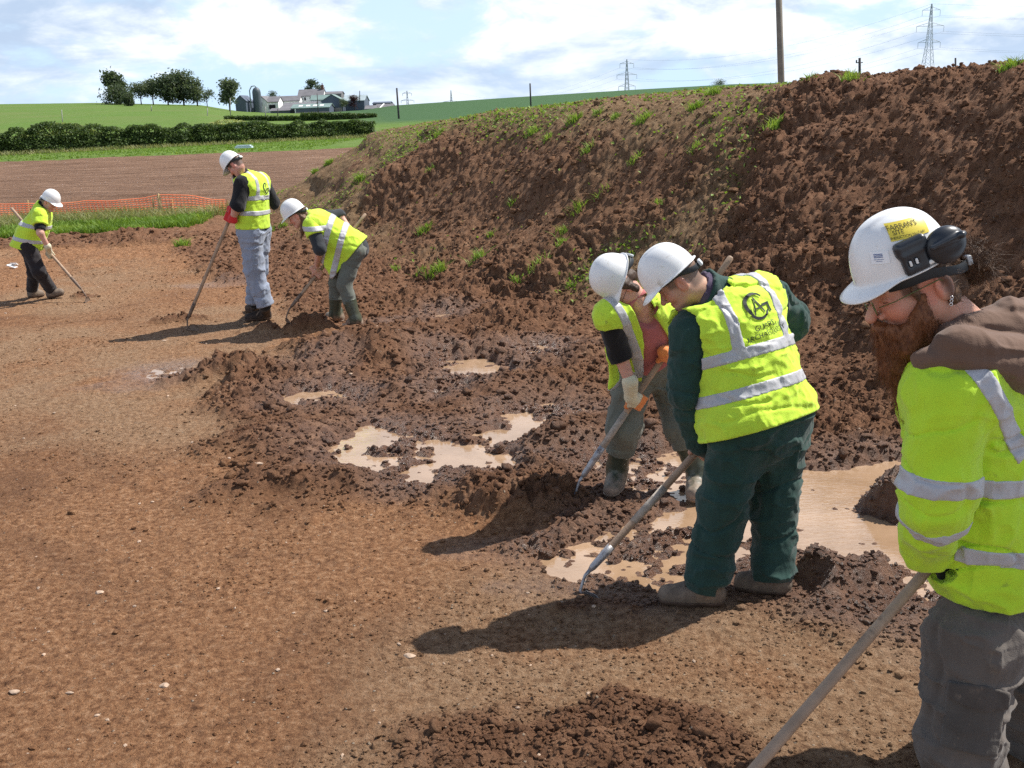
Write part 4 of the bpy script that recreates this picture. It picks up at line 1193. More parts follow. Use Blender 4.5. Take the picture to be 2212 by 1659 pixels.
def helmet(parent, C, R, mat, label=None, bs=1.0, hs=1.0):
    C = np.asarray(C, float)
    W = lambda P: (P * hs) @ R.T + C
    nph = 72; ph = np.arange(nph) * 2 * np.pi / nph
    rows = []
    for t in np.linspace(.02, 1, 26): rows.append(dome(ph, np.full(nph, t)))
    base = dome(ph, np.ones(nph))
    fr = np.clip(np.cos(ph), 0, 1)
    pk = sstep(np.cos(ph), .30, .97)
    wd = .008 + .006 * sstep(-np.cos(ph), .5, 1) + .044 * pk
    out = np.stack([-np.sin(ph), np.cos(ph), 0 * ph], -1)
    for k in (.12, .4, .7, 1.0):
        rows.append(base + out * (wd * k)[:, None] + np.stack([0 * ph, 0 * ph, -.004 - .022 * pk * k ** 1.3 - .003 * k], -1))
    rows.append(rows[-1] + [0, 0, -.0035])
    last = rows[-1].copy(); rows.append(base + np.stack([0 * ph, 0 * ph, 0 * ph - .0105], -1) - out * .004)
    for t in (.85, .6, .35, .1): rows.append(dome(ph, np.full(nph, t), -.006))
    V = np.concatenate(rows); V = np.concatenate([V, [[0, 0, HH + .0045]], [[0, 0, HH - .007]]])
    n = len(rows) * nph
    T = np.array([[n, j, (j + 1) % nph] for j in range(nph)] + [[n + 1, n - nph + (j + 1) % nph, n - nph + j] for j in range(nph)])
    h = mesh_np('helmet', W(V), [grid_faces(len(rows), nph, True)[:, ::-1], T], mat, parent)
    if label: h['label'] = label
    # harness band inside, with the adjuster at the nape
    dkp = plain('harness_black', (.03, .035, .04), .55, .1)
    mb = MB(); th = np.linspace(0, 2 * np.pi, 40)
    bz = -.010 - .040 * sstep(-np.cos(th), -.1, .95)
    a_, b_ = .090 * bs, .114 * bs
    r0 = np.stack([-np.sin(th) * a_, np.cos(th) * b_ - .031, bz + .016 + (1 - bs) * .12], -1); r1 = r0 + [0, 0, -.028]
    ri0 = r0 * [.96, .96, 1]; ri1 = r1 * [.96, .96, 1]
    mb.add(np.concatenate([r0, r1, ri1, ri0]), np.concatenate([grid_faces(4, 40)]))
    o = mb.build('harness_band', dkp, h, True); o.data.transform(Matrix(((*(R[0] * hs), C[0]), (*(R[1] * hs), C[1]), (*(R[2] * hs), C[2]), (0, 0, 0, 1))))
    gp = plain('adjuster_grey', (.62, .65, .66), .4, .08)
    ay = -.031 - .114 * bs - .004; az = -.046 + (1 - bs) * .12
    def ad(P):
        q = (P - C) @ R / hs
        d = rbox(q, (0, ay, az), (.034, .008, .015), .005)
        return hs * smax(d, -rbox(q, (0, ay - .009, az), (.022, .005, .008), .003), .002)
    c0 = W(np.array([[0, ay, az]]))[0]
    sdf_obj('adjuster', ad, c0 - .045, c0 + .045, .0025, gp, h)
    return h, W

def head_fn(C, R, neck, sc=1.0, jaw=1.0, nose=1.0, nr=.056, ear=0.0):
    """distance field of head + neck in world space; C = eye-level centre"""
    def L(P): return (P - np.asarray(C, f32)) @ np.asarray(R, f32) / sc
    nk = (np.asarray(neck) - C) @ R / sc
    def fn(P):
        q = L(P).astype(f32); m = q.copy(); m[:, 0] = np.abs(m[:, 0])
        d = ell(q, (0, -.012, .036), (.077, .097, .088))
        d = smin(d, ell(q, (0, .030, -.028), (.060, .062, .082)), .03)
        d = smin(d, rc(m, (.050, -.005, -.055), (.014, .066, -.104), .024 * jaw, .021 * jaw), .03)
        d = smin(d, rc(m, (0.0, .074, -.100), (.012, .070, -.098), .020 * jaw, .019), .015)
        d = smin(d, ell(m, (.040, .060, -.028), (.026, .028, .026)), .02)
        d = smin(d, rc(m, (.010, .091, .020), (.040, .074, .024), .010, .010), .014)
        d = smax(d, -ell(m, (.033, .100, .000), (.019, .018, .013)), .012)
        d = smin(d, ell(m, (.033, .074, -.001), (.0165, .014, .0125)), .002)
        d = smin(d, rc(m, (.014, .0885, .0035), (.048, .078, .0035), .0035, .002), .004)   # upper lid
        d = smin(d, rc(q, (0, .088, .010), (0, .112 * (.5 + .5 * nose), -.034), .0085, .0125 * nose), .010)
        d = smin(d, rc(m, (.0115, .096, -.040), (.011, .092, -.041), .0085, .007), .006)
        d = smax(d, -rc(m, (.006, .104, -.052), (.006, .098, -.044), .003, .003), .003)
        d = smin(d, rc(m, (0, .0905, -.064), (.022, .082, -.066), .0065, .003), .005)
        d = smin(d, rc(m, (0, .0895, -.075), (.018, .081, -.073), .0070, .003), .005)
        d = smax(d, -rc(m, (0, .0985, -.0695), (.024, .0855, -.069), .0018, .001), .003)
        me_ = m - np.array([0, ear, 0], f32)
        e = ell(me_, (.078, -.010, -.010), (.010, .021, .034))
        e = smax(e, -ell(me_, (.088, -.004, -.006), (.008, .012, .020)), .005)
        e = smin(e, rc(me_, (.082, .004, -.014), (.080, .006, -.006), .005, .004), .004)
        d = smin(d, e, .006)
        d = smin(d, rc(q, (0, -.022, -.045), nk, nr, nr * 1.12), .04)
        return d * sc
    return fn, L

def head_col(L, base=(.56, .32, .22), stubble=0, brow=(.08, .05, .035), sun=.5, scalp=None):
    def col(V):
        q = L(V); m = q.copy(); m[:, 0] = np.abs(m[:, 0]); n = len(V)
        c = np.tile(np.array(base, f32), (n, 1))
        def paint(w, k): nonlocal c; w = np.clip(w, 0, 1)[:, None]; c = c * (1 - w) + np.array(k, f32) * w
        red = np.array(base) * np.array([1.12, .72, .66])
        paint(.55 * sstep(.030 - ell(m, (.042, .075, -.030), (.02, .02, .02)), .0, .03), red)
        paint(.55 * sstep(.012 - ell(q, (0, .112, -.036), (.01, .01, .01)), 0, .012), red)
        paint(.6 * sstep(-ell(m, (.085, -.008, -.008), (.02, .028, .04)), -.004, .004), red)
        paint(.9 * sstep(.0032 - np.minimum(rc(m, (0, .095, -.064), (.022, .085, -.067), .004, .002), rc(m, (0, .094, -.075), (.018, .084, -.073), .004, .002)), 0, .004), (base[0] * .8, base[1] * .45, base[2] * .45))
        paint(.85 * sstep(.002 - rc(m, (.014, .096, .021), (.046, .080, .024), .005, .0035), 0, .004), brow)
        paint(.9 * sstep(.001 - rc(m, (.018, .095, -.001), (.048, .082, -.001), .0025, .0018), 0, .002), (.03, .02, .018))
        if stubble:
            s = sstep(-.040 - q[:, 2], -.01, .018) * sstep(q[:, 1], -.02, .02) * sstep(-.115 - q[:, 2], -.04, -.02)
            paint(stubble * s, (.13, .085, .07))
            s = sstep(.004 - rc(m, (0, .100, -.056), (.024, .088, -.060), .006, .005), 0, .006); paint(stubble * s, (.10, .065, .05))
        if scalp is not None:
            s = sstep(q[:, 2] - (-.012 + .35 * np.maximum(0, q[:, 1] - .02)), -.01, .012) * sstep(.055 - q[:, 1], 0, .012)
            s = np.maximum(s, sstep(-q[:, 1], .03, .05) * sstep(q[:, 2], -.075, -.05))
            ear = -ell(m, (.082, -.008, -.008), (.014, .028, .04)); s = s * (1 - sstep(ear, -.004, .002))
            paint(scalp[3] * s, scalp[:3])
        return c
    return col

def grip(P, S, s, t, n, r, sc=1.0):
    """hand closed round a shaft: S point on axis, s axis, t wrist->knuckle direction, n towards the back of the hand"""
    q = (P - np.asarray(S, f32)) @ np.stack([s, t, n], 1).astype(f32) / sc
    r = r / sc; o = r + .010
    d = rbox(q, (0, -.004, o + .006), (.040, .042, .011), .010)
    d = smin(d, rc(q, (.0, -.040, o + .006), (0, -.075, o + .004), .029, .026), .02)
    for i, (L_, rf) in enumerate(((.90, .0092), (1.0, .0098), (.96, .0094), (.78, .0082))):
        x = .031 - .0205 * i
        pts = [(x, .036, o + .004), (x, o + .018 + .004 * L_, .004), (x, o * .62 + .006, -o * .86), (x, -.004 * L_, -o - .003)]
        f = None
        for a, b in zip(pts[:-1], pts[1:]):
            e = rc(q, a, b, rf * 1.04, rf * .96); f = e if f is None else smin(f, e, .003)
        d = smin(d, f, .004)
    th = smin(rc(q, (.030, -.040, o), (.052, -.026, .004), .014, .011), rc(q, (.052, -.026, .004), (.040, -.002, -o * .95), .0108, .0092), .005)
    d = smin(d, th, .008)
    return d * sc
def grip_frame(S, sdir, wrist, outward):
    s = unit(sdir); w = np.asarray(wrist) - S; w = w - s * w.dot(s); n0 = unit(np.asarray(outward) - s * np.dot(outward, s))
    t = -unit(w - n0 * w.dot(n0) * .6); t = unit(t - s * t.dot(s)); n = np.cross(s, t)
    if n.dot(n0) < 0: s = -s; n = np.cross(s, t)
    return s, t, n

def bbox(pts, m): pts = np.asarray(pts); return pts.min(0) - m, pts.max(0) + m

def folds(P, amp, f=(9, 9, 5), seed=0, ridge=True):
    a = vn3(P, f, seed)
    b = vn3(P, tuple(2.1 * k for k in f), seed + 5)
    v = .8 * (.5 - np.abs(a)) + .45 * np.exp(-(b / .16) ** 2) * np.clip(.9 - np.abs(a), 0, 1) + .35 * np.exp(-((a - .15) / .10) ** 2) if ridge else a + .5 * b
    return -amp * v

def boot_fn(heel, toe, ank, r=.043, ankle_r=.05, top=None, top_r=.062, upz=np.array([0, 0, 1.0])):
    heel, toe, ank = (np.asarray(v, float) for v in (heel, toe, ank))
    d0 = unit(toe - heel); L = np.linalg.norm(toe - heel)
    def fn(P):
        h = rc(P, heel + d0 * .045 + upz * .045, heel + d0 * L * .55 + upz * .050, .043, .046)
        t_ = rc(P, heel + d0 * L * .5 + upz * .045, toe - d0 * .048 + upz * .042, .050, .044)
        d = smin(h, t_, .03)
        a = rc(P, heel + d0 * .055 + upz * .06, ank, .050, ankle_r); d = smin(d, a, .035)
        d = smin(d, rc(P, heel + d0 * .10 + upz * .07, heel + d0 * .055 + upz * .12, .044, .046), .03)
        if top is not None: d = smin(d, rc(P, ank, top, ankle_r, top_r), .03)
        w = P - np.asarray(heel, f32); z = w @ upz.astype(f32)
        return smax(d, .006 - z, .006)
    def sole(P):
        w = P - np.asarray(heel, f32); z = w @ upz.astype(f32)
        return smax(fn(P) - .006, z - .030, .006)
    return fn, sole

class Fig:
    """one person: joints in world space, clothes as offset surfaces"""
    def __init__(s, base, label, J_, vox, sz=None):
        s.root = empty('person', base, label, 'person'); s.J = J_; s.h = vox
        s.z = dict(ch=.165, wa=.150, flat=.70, sh=.062, el=.050, wr=.036, th=.085, kn=.060, an=.045); s.z.update(sz or {})
        j = s.J
        s.mid = (j['shL'] + j['shR']) / 2
        s.up = unit(s.mid - j['pelvis']); s.lat = unit(j['shR'] - j['shL']); s.lat = unit(s.lat - s.up * s.lat.dot(s.up))
        s.fr = np.cross(s.up, s.lat)
        s.chest = s.mid - s.up * .13
    def torso(s, P, off=0.0, low=None, rl=None, wide=1.0, flat=None):
        z = s.z; j = s.J; fl = flat or z['flat']
        low = j['pelvis'] if low is None else low; rl = z['wa'] if rl is None else rl
        a = rcf(P, s.chest, low, z['ch'] * wide, rl * wide, s.fr, fl)
        ins = .16
        L = j['shL'] * (1 - ins) + s.mid * ins; R = j['shR'] * (1 - ins) + s.mid * ins
        b = rc(P, L, R, z['sh'] * 1.05, z['sh'] * 1.05)
        c = rc(P, j['neck'], s.chest, .062, .10)
        return smin(smin(a, b, .10), c, .06) - off
    def arm(s, P, side, off=0.0, upto=None, k=.03, rw=None):
        j = s.J; z = s.z; sh, el, wr = j['sh' + side], j['el' + side], j['wr' + side]
        rw = rw or z['wr']
        d = rc(P, sh, el, z['sh'], z['el'])
        if upto is not None and upto < 1: return d
        return smin(d, rc(P, el, wr, z['el'] * .96, rw), k) - off
    def leg(s, P, side, off=0.0):
        j = s.J; z = s.z; h, k, a = j['hip' + side], j['kn' + side], j['an' + side]
        return smin(rc(P, h, k, z['th'], z['kn']), rc(P, k, a, z['kn'], z['an']), .03) - off
    def trousers(s, name, mat, seed=1, amp=.010, hem=None, rad=None, waist=.10, extra=None, h=None, flabel=None, cuff=.003):
        j = s.J; z = s.z
        lo, hi = bbox([j[k] for k in ('pelvis', 'hipL', 'hipR', 'knL', 'knR', 'anL', 'anR')], .22)
        top = j['pelvis'] + s.up * waist
        def fn(P):
            d = smin(s.leg(P, 'L', .012), s.leg(P, 'R', .012), .05)
            pv = rc(P, j['hipL'] + [0, 0, .04], j['hipR'] + [0, 0, .04], z['th'] * 1.12, z['th'] * 1.12)
            d = smin(d, smin(pv, rcf(P, j['pelvis'], top, z['wa'], z['wa'], s.fr, z['flat']), .05), .06)
            if extra: d = extra(P, d)
            cr = np.abs(vn3(P + .05 * vn3(P, 6, seed + 9)[:, None], (5, 5, 9), seed + 8)); d = d + amp * .6 * np.exp(-(cr / .09) ** 2)
            d = d + folds(P, amp, (7, 7, 13), seed)
            # cuffs: stacked folds towards the ankle
            for sd in 'LR':
                a, k = j['an' + sd], j['kn' + sd]; ax = unit(a - k); t_ = (P - a.astype(f32)) @ ax.astype(f32)
                near = np.exp(-((P - a.astype(f32)) ** 2).sum(1) / .02)
                d = d - near * near * cuff * np.sin(t_ * 110 + 7 * vn3(P, 7, seed))
                if hem is not None: d = np.where(near > .006, smax(d, t_ - hem, .006), d)
            return smax(d, (P - top.astype(f32)) @ s.up.astype(f32) - .02, .01)
        o = sdf_obj(name, fn, lo, hi, h or s.h, mat, s.root)
        if flabel: o['label'] = flabel
        return o
    def boot(s, side, name, mat, solemat, h=None, top=None, top_r=.062, ankle_r=.05, upz=np.array([0, 0, 1.0])):
        j = s.J; fn, so = boot_fn(j['heel' + side], j['toe' + side], j['an' + side], ankle_r=ankle_r, top=top, top_r=top_r, upz=upz)
        def f2(P): return fn(P) + (folds(P, .003, (18, 18, 30), 7) if top is not None else folds(P, .0015, (25, 25, 25), 8))
        pts = [j['heel' + side], j['toe' + side], j['an' + side]] + ([top] if top is not None else [])
        cn = upz if top is None else unit(top - j['an' + side])
        def fc(P): return smax(f2(P), (P - np.asarray(pts[-1], f32)) @ cn.astype(f32) - .005, .004)
        lo, hi = bbox(pts, .11)
        b = sdf_obj(name, fc, lo, hi, h or s.h * .8, mat, s.root)
        lo, hi = bbox([j['heel' + side], j['toe' + side]], .08)
        sdf_obj('sole', so, lo, hi, h or s.h * .8, solemat, b)
        if top is None:
            # laces and the padded collar of a work boot
            H_, T_ = j['heel' + side], j['toe' + side]; d0 = unit(T_ - H_); L_ = np.linalg.norm(T_ - H_); sd_ = unit(np.cross(d0, upz)); mb = MB()
            for q in range(4):
                c = H_ + d0 * (L_ * (.36 + .075 * q)) + upz * .13
                P = np.array([c + sd_ * w for w in np.linspace(-.030, .030, 7)])
                for _ in range(40): P = P - upz * np.clip(fn(P.astype(f32)) - .002, -.01, .02)[:, None] * .8
                mb.tube(P, .0035, 5)
            mb.build('laces', plain('boot_lace', (.06, .045, .035), .8, .2), b, True)
        return b

def vest(f, name, hemC, hemN, mat, tape, bands, rl=None, wide=1.0, straps=(.11,), seed=3, amp=.010, off=.024, neckr=.085, low=None, strap_side='back', extra=None, flat=None, sleeves=None, front_open=None, armr=None, under=None):
    """hi-vis garment: hem plane (point, normal pointing down), tape bands as (distance above hem) list"""
    j = f.J; hemN = unit(hemN).astype(f32); hemC = np.asarray(hemC, f32)
    nk = j['neck']; nkup = unit(j.get('headc', nk + f.up) - nk)
    def base(P):
        d = f.torso(P, off, low, rl, wide, flat)
        if sleeves: d = sleeves(P, d)
        if extra: d = extra(P, d)
        if under: d = smin(d, under(P) - .016 - amp, .03)
        cr = np.abs(vn3(P + .04 * vn3(P, 7, seed + 9)[:, None], (4, 4, 10), seed + 8))
        return d + amp * .55 * np.exp(-(cr / .08) ** 2) + folds(P, amp, (6.5, 6.5, 9), seed) + folds(P, amp * .4, (19, 19, 26), seed + 3)
    def clip(P, d, m=0.0):
        d = smax(d, (P - hemC) @ hemN, .005)
        d = smax(d, -(rc(P, nk - nkup * .02, nk + nkup * .3, neckr, neckr * 1.2) + m), .006)
        if armr:
            for sd in 'LR':
                sh = j['sh' + sd]; o_ = unit(sh - f.mid); e = sh + (j['el' + sd] - sh) * .55
                d = smax(d, -(rc(P, sh + o_ * .045, e + o_ * .03, armr, armr * .9) + m), .006)
        if front_open: d = smax(d, -(front_open(P) + m), .004)
        return d
    fn = lambda P: clip(P, base(P))
    lo, hi = bbox([j['shL'], j['shR'], j['neck'], j['pelvis'], hemC], .30)
    V = sdf_obj(name, fn, lo, hi, f.h, mat, f.root)
    upv = f.up.astype(f32); lat = f.lat.astype(f32); fr = f.fr.astype(f32); c0 = (f.mid).astype(f32)
    def bn(P):
        w = P - hemC; hgt = -(w @ hemN)
        d = np.full(len(P), 9., f32)
        for b in bands: d = np.minimum(d, np.abs(hgt - b) - .025)
        if straps and bands:
            x = (P - c0) @ lat
            for sx in straps:
                st = np.abs(np.abs(x - (.0)) - sx) - .025
                st = smax(st, max(bands) - hgt, .002)
                d = np.minimum(d, st)
        return d
    tf = lambda P: smax(clip(P, base(P) - .0035, .002), bn(P), .002)
    T = sdf_obj('reflective_tape', tf, lo, hi, f.h * .85, tape, V)
    return V, fn

def text_mesh(body, size, extrude=0):
    cu = bpy.data.curves.new('t', 'FONT'); cu.body = body; cu.size = size; cu.align_x = 'CENTER'; cu.resolution_u = 3
    o = bpy.data.objects.new('t', cu); COL.objects.link(o)
    dg = bpy.context.evaluated_depsgraph_get(); me = bpy.data.meshes.new_from_object(o.evaluated_get(dg))
    bm = bmesh.new(); bm.from_mesh(me); bmesh.ops.triangulate(bm, faces=bm.faces[:])
    for _ in range(2):
        es = [e for e in bm.edges if e.calc_length() > size * .22]
        if es: bmesh.ops.subdivide_edges(bm, edges=es, cuts=1); bmesh.ops.triangulate(bm, faces=bm.faces[:])
    V = np.array([v.co[:] for v in bm.verts]); F = np.array([[v.index for v in f.verts] for f in bm.faces]); bm.free()
    bpy.data.objects.remove(o); bpy.data.meshes.remove(me)
    return V, F

def guard_logo(s=1.0):
    """ring with a gap and an A in it, over two lines of lettering"""
    Vs, Fs, n = [], [], 0
    def add(V, F):
        nonlocal n
        Vs.append(V); Fs.append(np.asarray(F) + n); n += len(V)
    th = np.linspace(math.radians(35), math.radians(330), 40)
    w = .006 + .007 * np.clip(np.sin((th - .6) / 5.1 * np.pi), 0, 1)
    c = np.array([0, .075]); Ro = .052
    a = np.stack([np.cos(th) * Ro, np.sin(th) * Ro], 1) + c; b = np.stack([np.cos(th) * (Ro - w), np.sin(th) * (Ro - w)], 1) + c
    V = np.concatenate([a, b]); k = len(th); F = []
    for i in range(k - 1): F += [[i, i + 1, k + i], [i + 1, k + i + 1, k + i]]
    add(np.c_[V, np.zeros(len(V))], F)
    bar = lambda p, q, w_: (np.array([p[0], p[1], 0]), np.array([q[0], q[1], 0]), w_)
    for p, q, w_ in (bar((.022, .072), (.058, .072), .009), bar((.055, .04), (.055, .076), .009), bar((-.024, .045), (.0, .108), .006), bar((.0, .108), (.024, .045), .008), bar((-.018, .066), (.018, .066), .005)):
        d = unit(q - p); nn = np.array([-d[1], d[0], 0]) * w_ / 2; m = 4
        L = [p + (q - p) * i / m for i in range(m + 1)]
        V = np.array([x + nn for x in L] + [x - nn for x in L]); F = []
        for i in range(m): F += [[i, i + 1, m + 1 + i], [i + 1, m + 2 + i, m + 1 + i]]
        add(V, F)
    V, F = text_mesh('GUARD', .029); add(V + [0, -.010, 0], F)
    V, F = text_mesh('ARCHAEOLOGY', .026); add(V + [0, -.037, 0], F)
    return np.concatenate(Vs) * s, np.concatenate(Fs)

def drape(V, F, C, ax, ay, nrm, fn, mat, parent, name='logo', lift=.0022):
    """lay flat lettering onto the surface fn=0 by marching along -nrm"""
    ax, ay, nrm = unit(ax), unit(ay), unit(nrm)
    P = np.asarray(C) + V[:, :1] * ax + V[:, 1:2] * ay + nrm * .25
    P = P.astype(f32)
    for _ in range(60): P = P - nrm.astype(f32) * np.clip(fn(P) - lift, -.01, .05)[:, None] * .8
    return mesh_np(name, P, F, mat, parent, False)

def hoe(top, neck, blade_dir, face, label, mat, metal, r=.0165, wraps=(), base=None, bw=.15, bl=.13, r2=None):
    """long handled draw hoe; neck = end of the socket, blade bends to blade_dir"""
    top = np.asarray(top); neck = np.asarray(neck); d = unit(neck - top); L = np.linalg.norm(neck - top)
    root = empty('draw_hoe', base if base is not None else neck, label, 'hoe')
    r2 = r2 or r
    mb = MB(); k = 14
    pts = [top + d * L * .93 * i / k for i in range(k + 1)]
    rr = np.linspace(r, r2, k + 1); rr[0] *= .55
    pts = [pts[0], pts[0] + d * .008] + pts[1:]; rr = np.concatenate([[rr[0]], [r], rr[1:]])
    mb.tube(pts, rr, 14); mb.build('handle', mat, root, True)
    mb = MB(); mb.tube([top + d * L * .86, top + d * L * .9, neck - d * .02, neck], [r2 * 1.12, r2 * 1.15, r2 * .95, r2 * .6], 12); mb.build('socket', metal, root, True)
    bd = unit(blade_dir); fc = unit(face); fc = unit(fc - bd * fc.dot(bd))
    c1 = neck + d * .05 + bd * .0; c2 = neck + d * .085 + bd * .03
    mb = MB(); mb.tube([neck - d * .01, neck + d * .03, c1 + bd * .01, c2, c2 + bd * .03], [.010, .008, .0075, .007, .006], 8); mb.build('swan_neck', metal, root, True)
    wv = unit(np.cross(bd, fc)); mb = MB()
    o0 = c2 + bd * .01
    n_ = 6; rows = []
    for i in range(n_ + 1):
        f_ = i / n_; w = bw * (.55 + .45 * min(1, f_ * 2.5)) / 2
        cc = o0 + bd * bl * f_ + fc * (-.012 * math.sin(f_ * 2))
        for x in np.linspace(-1, 1, 7): rows.append(cc + wv * w * x + fc * .006 * x * x)
    V = np.array(rows); V2 = V + fc * .003
    Q = grid_faces(n_ + 1, 7); m = len(V)
    edge = list(range(7)) + [7 * i + 6 for i in range(1, n_ + 1)] + [7 * n_ + i for i in range(5, -1, -1)] + [7 * i for i in range(n_ - 1, 0, -1)]
    S = [[edge[i], edge[(i + 1) % len(edge)], m + edge[(i + 1) % len(edge)], m + edge[i]] for i in range(len(edge))]
    mb.add(np.concatenate([V, V2]), np.concatenate([Q, Q[:, ::-1] + m, np.array(S)])); mb.build('blade', metal, root, True)
    for (a, b) in wraps:
        w_ = MB(); w_.tube([top + d * L * a, top + d * L * (a + b) / 2, top + d * L * b], r2 * 1.09, 12, True)
        w_.build('worn_patch', plain('bare_grey_wood', (.37, .32, .27), .8, .3, 40, .4, 160), root, True)
    return root
def M_():
    m = {}
    m['hi'] = fabric('hi_vis', (.55, .78, .055), .75, (.22, .22, .07), .05, .55, .10)
    m['hi2'] = fabric('hi_vis_jacket', (.48, .74, .035), .8, (.18, .22, .05), .01, .55, .10, 8)
    m['tape'] = fabric('reflective_silver', (.44, .44, .46), .45, (.2, .19, .17), .04, .35, .08, 14, .5)
    m['white'] = plain('helmet_white', (.80, .80, .79), .30, .04, 12, 0, 60, .5, 0, (.52, .48, .42), .02, 26)
    m['green'] = fabric('green_overall', (.021, .054, .046), .9, (.16, .13, .09), .0, .6, .2)
    m['black'] = fabric('black_cloth', (.012, .012, .014), .9, (.05, .04, .035), 0, .4)
    m['char'] = fabric('charcoal_cloth', (.032, .036, .042), .9, (.05, .04, .035), 0, .4)
    m['grey'] = fabric('grey_green_trousers', (.15, .155, .125), .9, (.20, .13, .09), .05, .6)
    m['jean'] = fabric('pale_blue_jeans', (.27, .31, .40), .9, (.30, .24, .2), .05, .6)
    m['cargo'] = fabric('cargo_grey', (.115, .098, .085), .9, (.20, .16, .12), .06, .6, .2, 8)
    m['leg'] = fabric('dusty_dark_trousers', (.13, .14, .12), .9, (.2, .14, .1), .03, .5)
    m['mud'] = plain('muddy_leather', (.17, .13, .10), .8, .3, 18, .5, 90, .3, 0, (.26, .19, .13), .08, 14)
    m['sole'] = plain('muddy_sole', (.085, .055, .04), .9, .3, 20, .6, 120)

    t = NT('muddy_rubber'); g = t.geo(); sz = t.n('ShaderNodeSeparateXYZ'); t.l(g, sz.inputs[0])
    mud = t.mr(t.math('ADD', sz.outputs[2], t.math('MULTIPLY', t.noise(g, 22, 5, .6), .16)), .20, .13)
    cc = t.mix(mud, t.ramp(t.noise(g, 8, 4, .6), (.3, (.045, .055, .036)), (.7, (.075, .080, .055))), (.30, .22, .165))
    rr = t.mr(mud, 0, 1, .36, .85); m['wel'] = t.set(cc, rr, t.bump(t.noise(g, 60, 4, .6), .3, .004), None, .5)
    m['weltop'] = plain('muddy_wellington', (.25, .185, .14), .7, .25, 10, .3, 60, .4)
    m['wood'] = plain('ash_handle', (.34, .235, .16), .62, .22, 14, .3, 90, .35, 0, (.18, .12, .085), .05, 20)
    m['steel'] = plain('worn_steel', (.36, .36, .38), .45, .25, 25, .3, 120, .5, .5, (.16, .10, .07), .08, 30)
    m['rust'] = plain('earthy_steel', (.17, .12, .09), .65, .3, 25, .4, 120, .4, .2)
    m['ink'] = plain('black_print', (.025, .03, .03), .7, .1)
    m['pink'] = fabric('dusty_pink_top', (.42, .13, .13), .9, (.3, .1, .1), 0, .4)
    m['cream'] = fabric('cream_glove', (.62, .58, .42), .9, (.4, .33, .2), .05, .4)
    m['orange'] = fabric('orange_rubber', (.72, .24, .07), .7, (.3, .12, .06), .02, .35)
    m['red'] = fabric('red_glove', (.55, .03, .03), .8, (.2, .03, .03), 0, .4)
    m['purple'] = fabric('purple_collar', (.075, .055, .095), .9, (.1, .08, .1), 0, .5)
    m['brown'] = fabric('brown_hood', (.145, .088, .062), .92, (.2, .13, .1), 0, .5, .12, 6)
    return m

def body_obj(f, hf, col, hl, hands=(), h=None, ao=-.008):
    """continuous skin mesh: head, neck, trunk, arms, legs"""
    j = f.J
    def fn(P):
        d = hf(P)
        d = smin(d, f.torso(P, -.022), .03)
        for s in 'LR':
            d = smin(d, f.arm(P, s, ao), .02)
            d = smin(d, f.leg(P, s, -.012), .03)
        d = smin(d, rc(P, j['hipL'], j['hipR'], .08, .08), .05)
        for g in hands: d = smin(d, g(P), .012)
        return d
    lo, hi = bbox(list(j.values()), .13)
    # one mesh, evaluated finely: voxels small enough for face and fingers
    V, Q = surf(fn, lo, hi, h or f.h)
    o = mesh_np('body', V, Q, skin_mat(), f.root, True, dict(col=col(V.astype(f32))))
    return o

def hair_obj(f, L, C, R, name, mat, seed, parts, h, strands=0, slen=.06, sdir=None, sw=.0012):
    """hair volume from local round cones plus loose strand ribbons"""
    def fn(P):
        q = L(P); d = None
        for a, b, ra, rb in parts:
            e = rc(q, a, b, ra, rb); d = e if d is None else smin(d, e, .02)
        return d + .0035 * vn3(q, (120, 25, 60), seed) + .004 * vn3(q, (40, 30, 30), seed + 1)
    pts = []
    for a, b, ra, rb in parts: pts += [np.array(a) @ R.T + C, np.array(b) @ R.T + C]
    lo, hi = bbox(pts, max(max(p[2], p[3]) for p in parts) + .015)
    return sdf_obj(name, fn, lo, hi, h, mat, f.root), fn

def strands(V, N, n, length, width, rng, mat, parent, name, droop=(0, 0, -1.0), curl=.3, lift=.35, flow=None):
    idx = rng.integers(0, len(V), n); B = V[idx]; Nn = N[idx]
    D = np.asarray(flow if flow is not None else droop, float)[None] + Nn * lift + rng.normal(0, curl, (n, 3)); D /= np.linalg.norm(D, axis=1)[:, None]
    S = np.cross(D, rng.normal(size=(n, 3))); S /= np.linalg.norm(S, axis=1)[:, None]
    L = length * rng.uniform(.5, 1.3, (n, 1)); rows = []
    k = 5; C_ = rng.normal(0, curl * .6, (n, 3))
    for i in range(k):
        f_ = i / (k - 1); p = B + D * L * f_ + C_ * L * f_ * f_ * .5 + S * L * .10 * np.sin(f_ * 5 + idx[:, None]); w = width * (1 - .8 * f_)
        rows += [p + S * w, p - S * w]
    A = np.stack(rows, 1).reshape(-1, 3); i0 = np.arange(n)[:, None] * 2 * k
    Q = np.concatenate([i0 + np.array([[2 * i, 2 * i + 1, 2 * i + 3, 2 * i + 2]]) for i in range(k - 1)])
    return mesh_np(name, A, Q, mat, parent, True)

def normals_of(o):
    me = o.data; n = len(me.vertices); a = np.zeros(n * 3, f32); me.vertices.foreach_get('co', a)
    b = np.zeros(n * 3, f32); me.vertex_normals.foreach_get('vector', b)
    return a.reshape(-1, 3), b.reshape(-1, 3)

def seam_y(px, py, Y): return J(px, py, Y)

def people():
    m = M_()
    who = os.environ.get('WHO', 'GPBCSL')
    if 'G' in who: person_G(m)
    if 'P' in who: person_P(m)
    if 'B' in who: person_B(m)
    if 'C' in who: person_C(m)
    if 'S' in who: person_S(m)
    if 'L' in who: person_L(m)

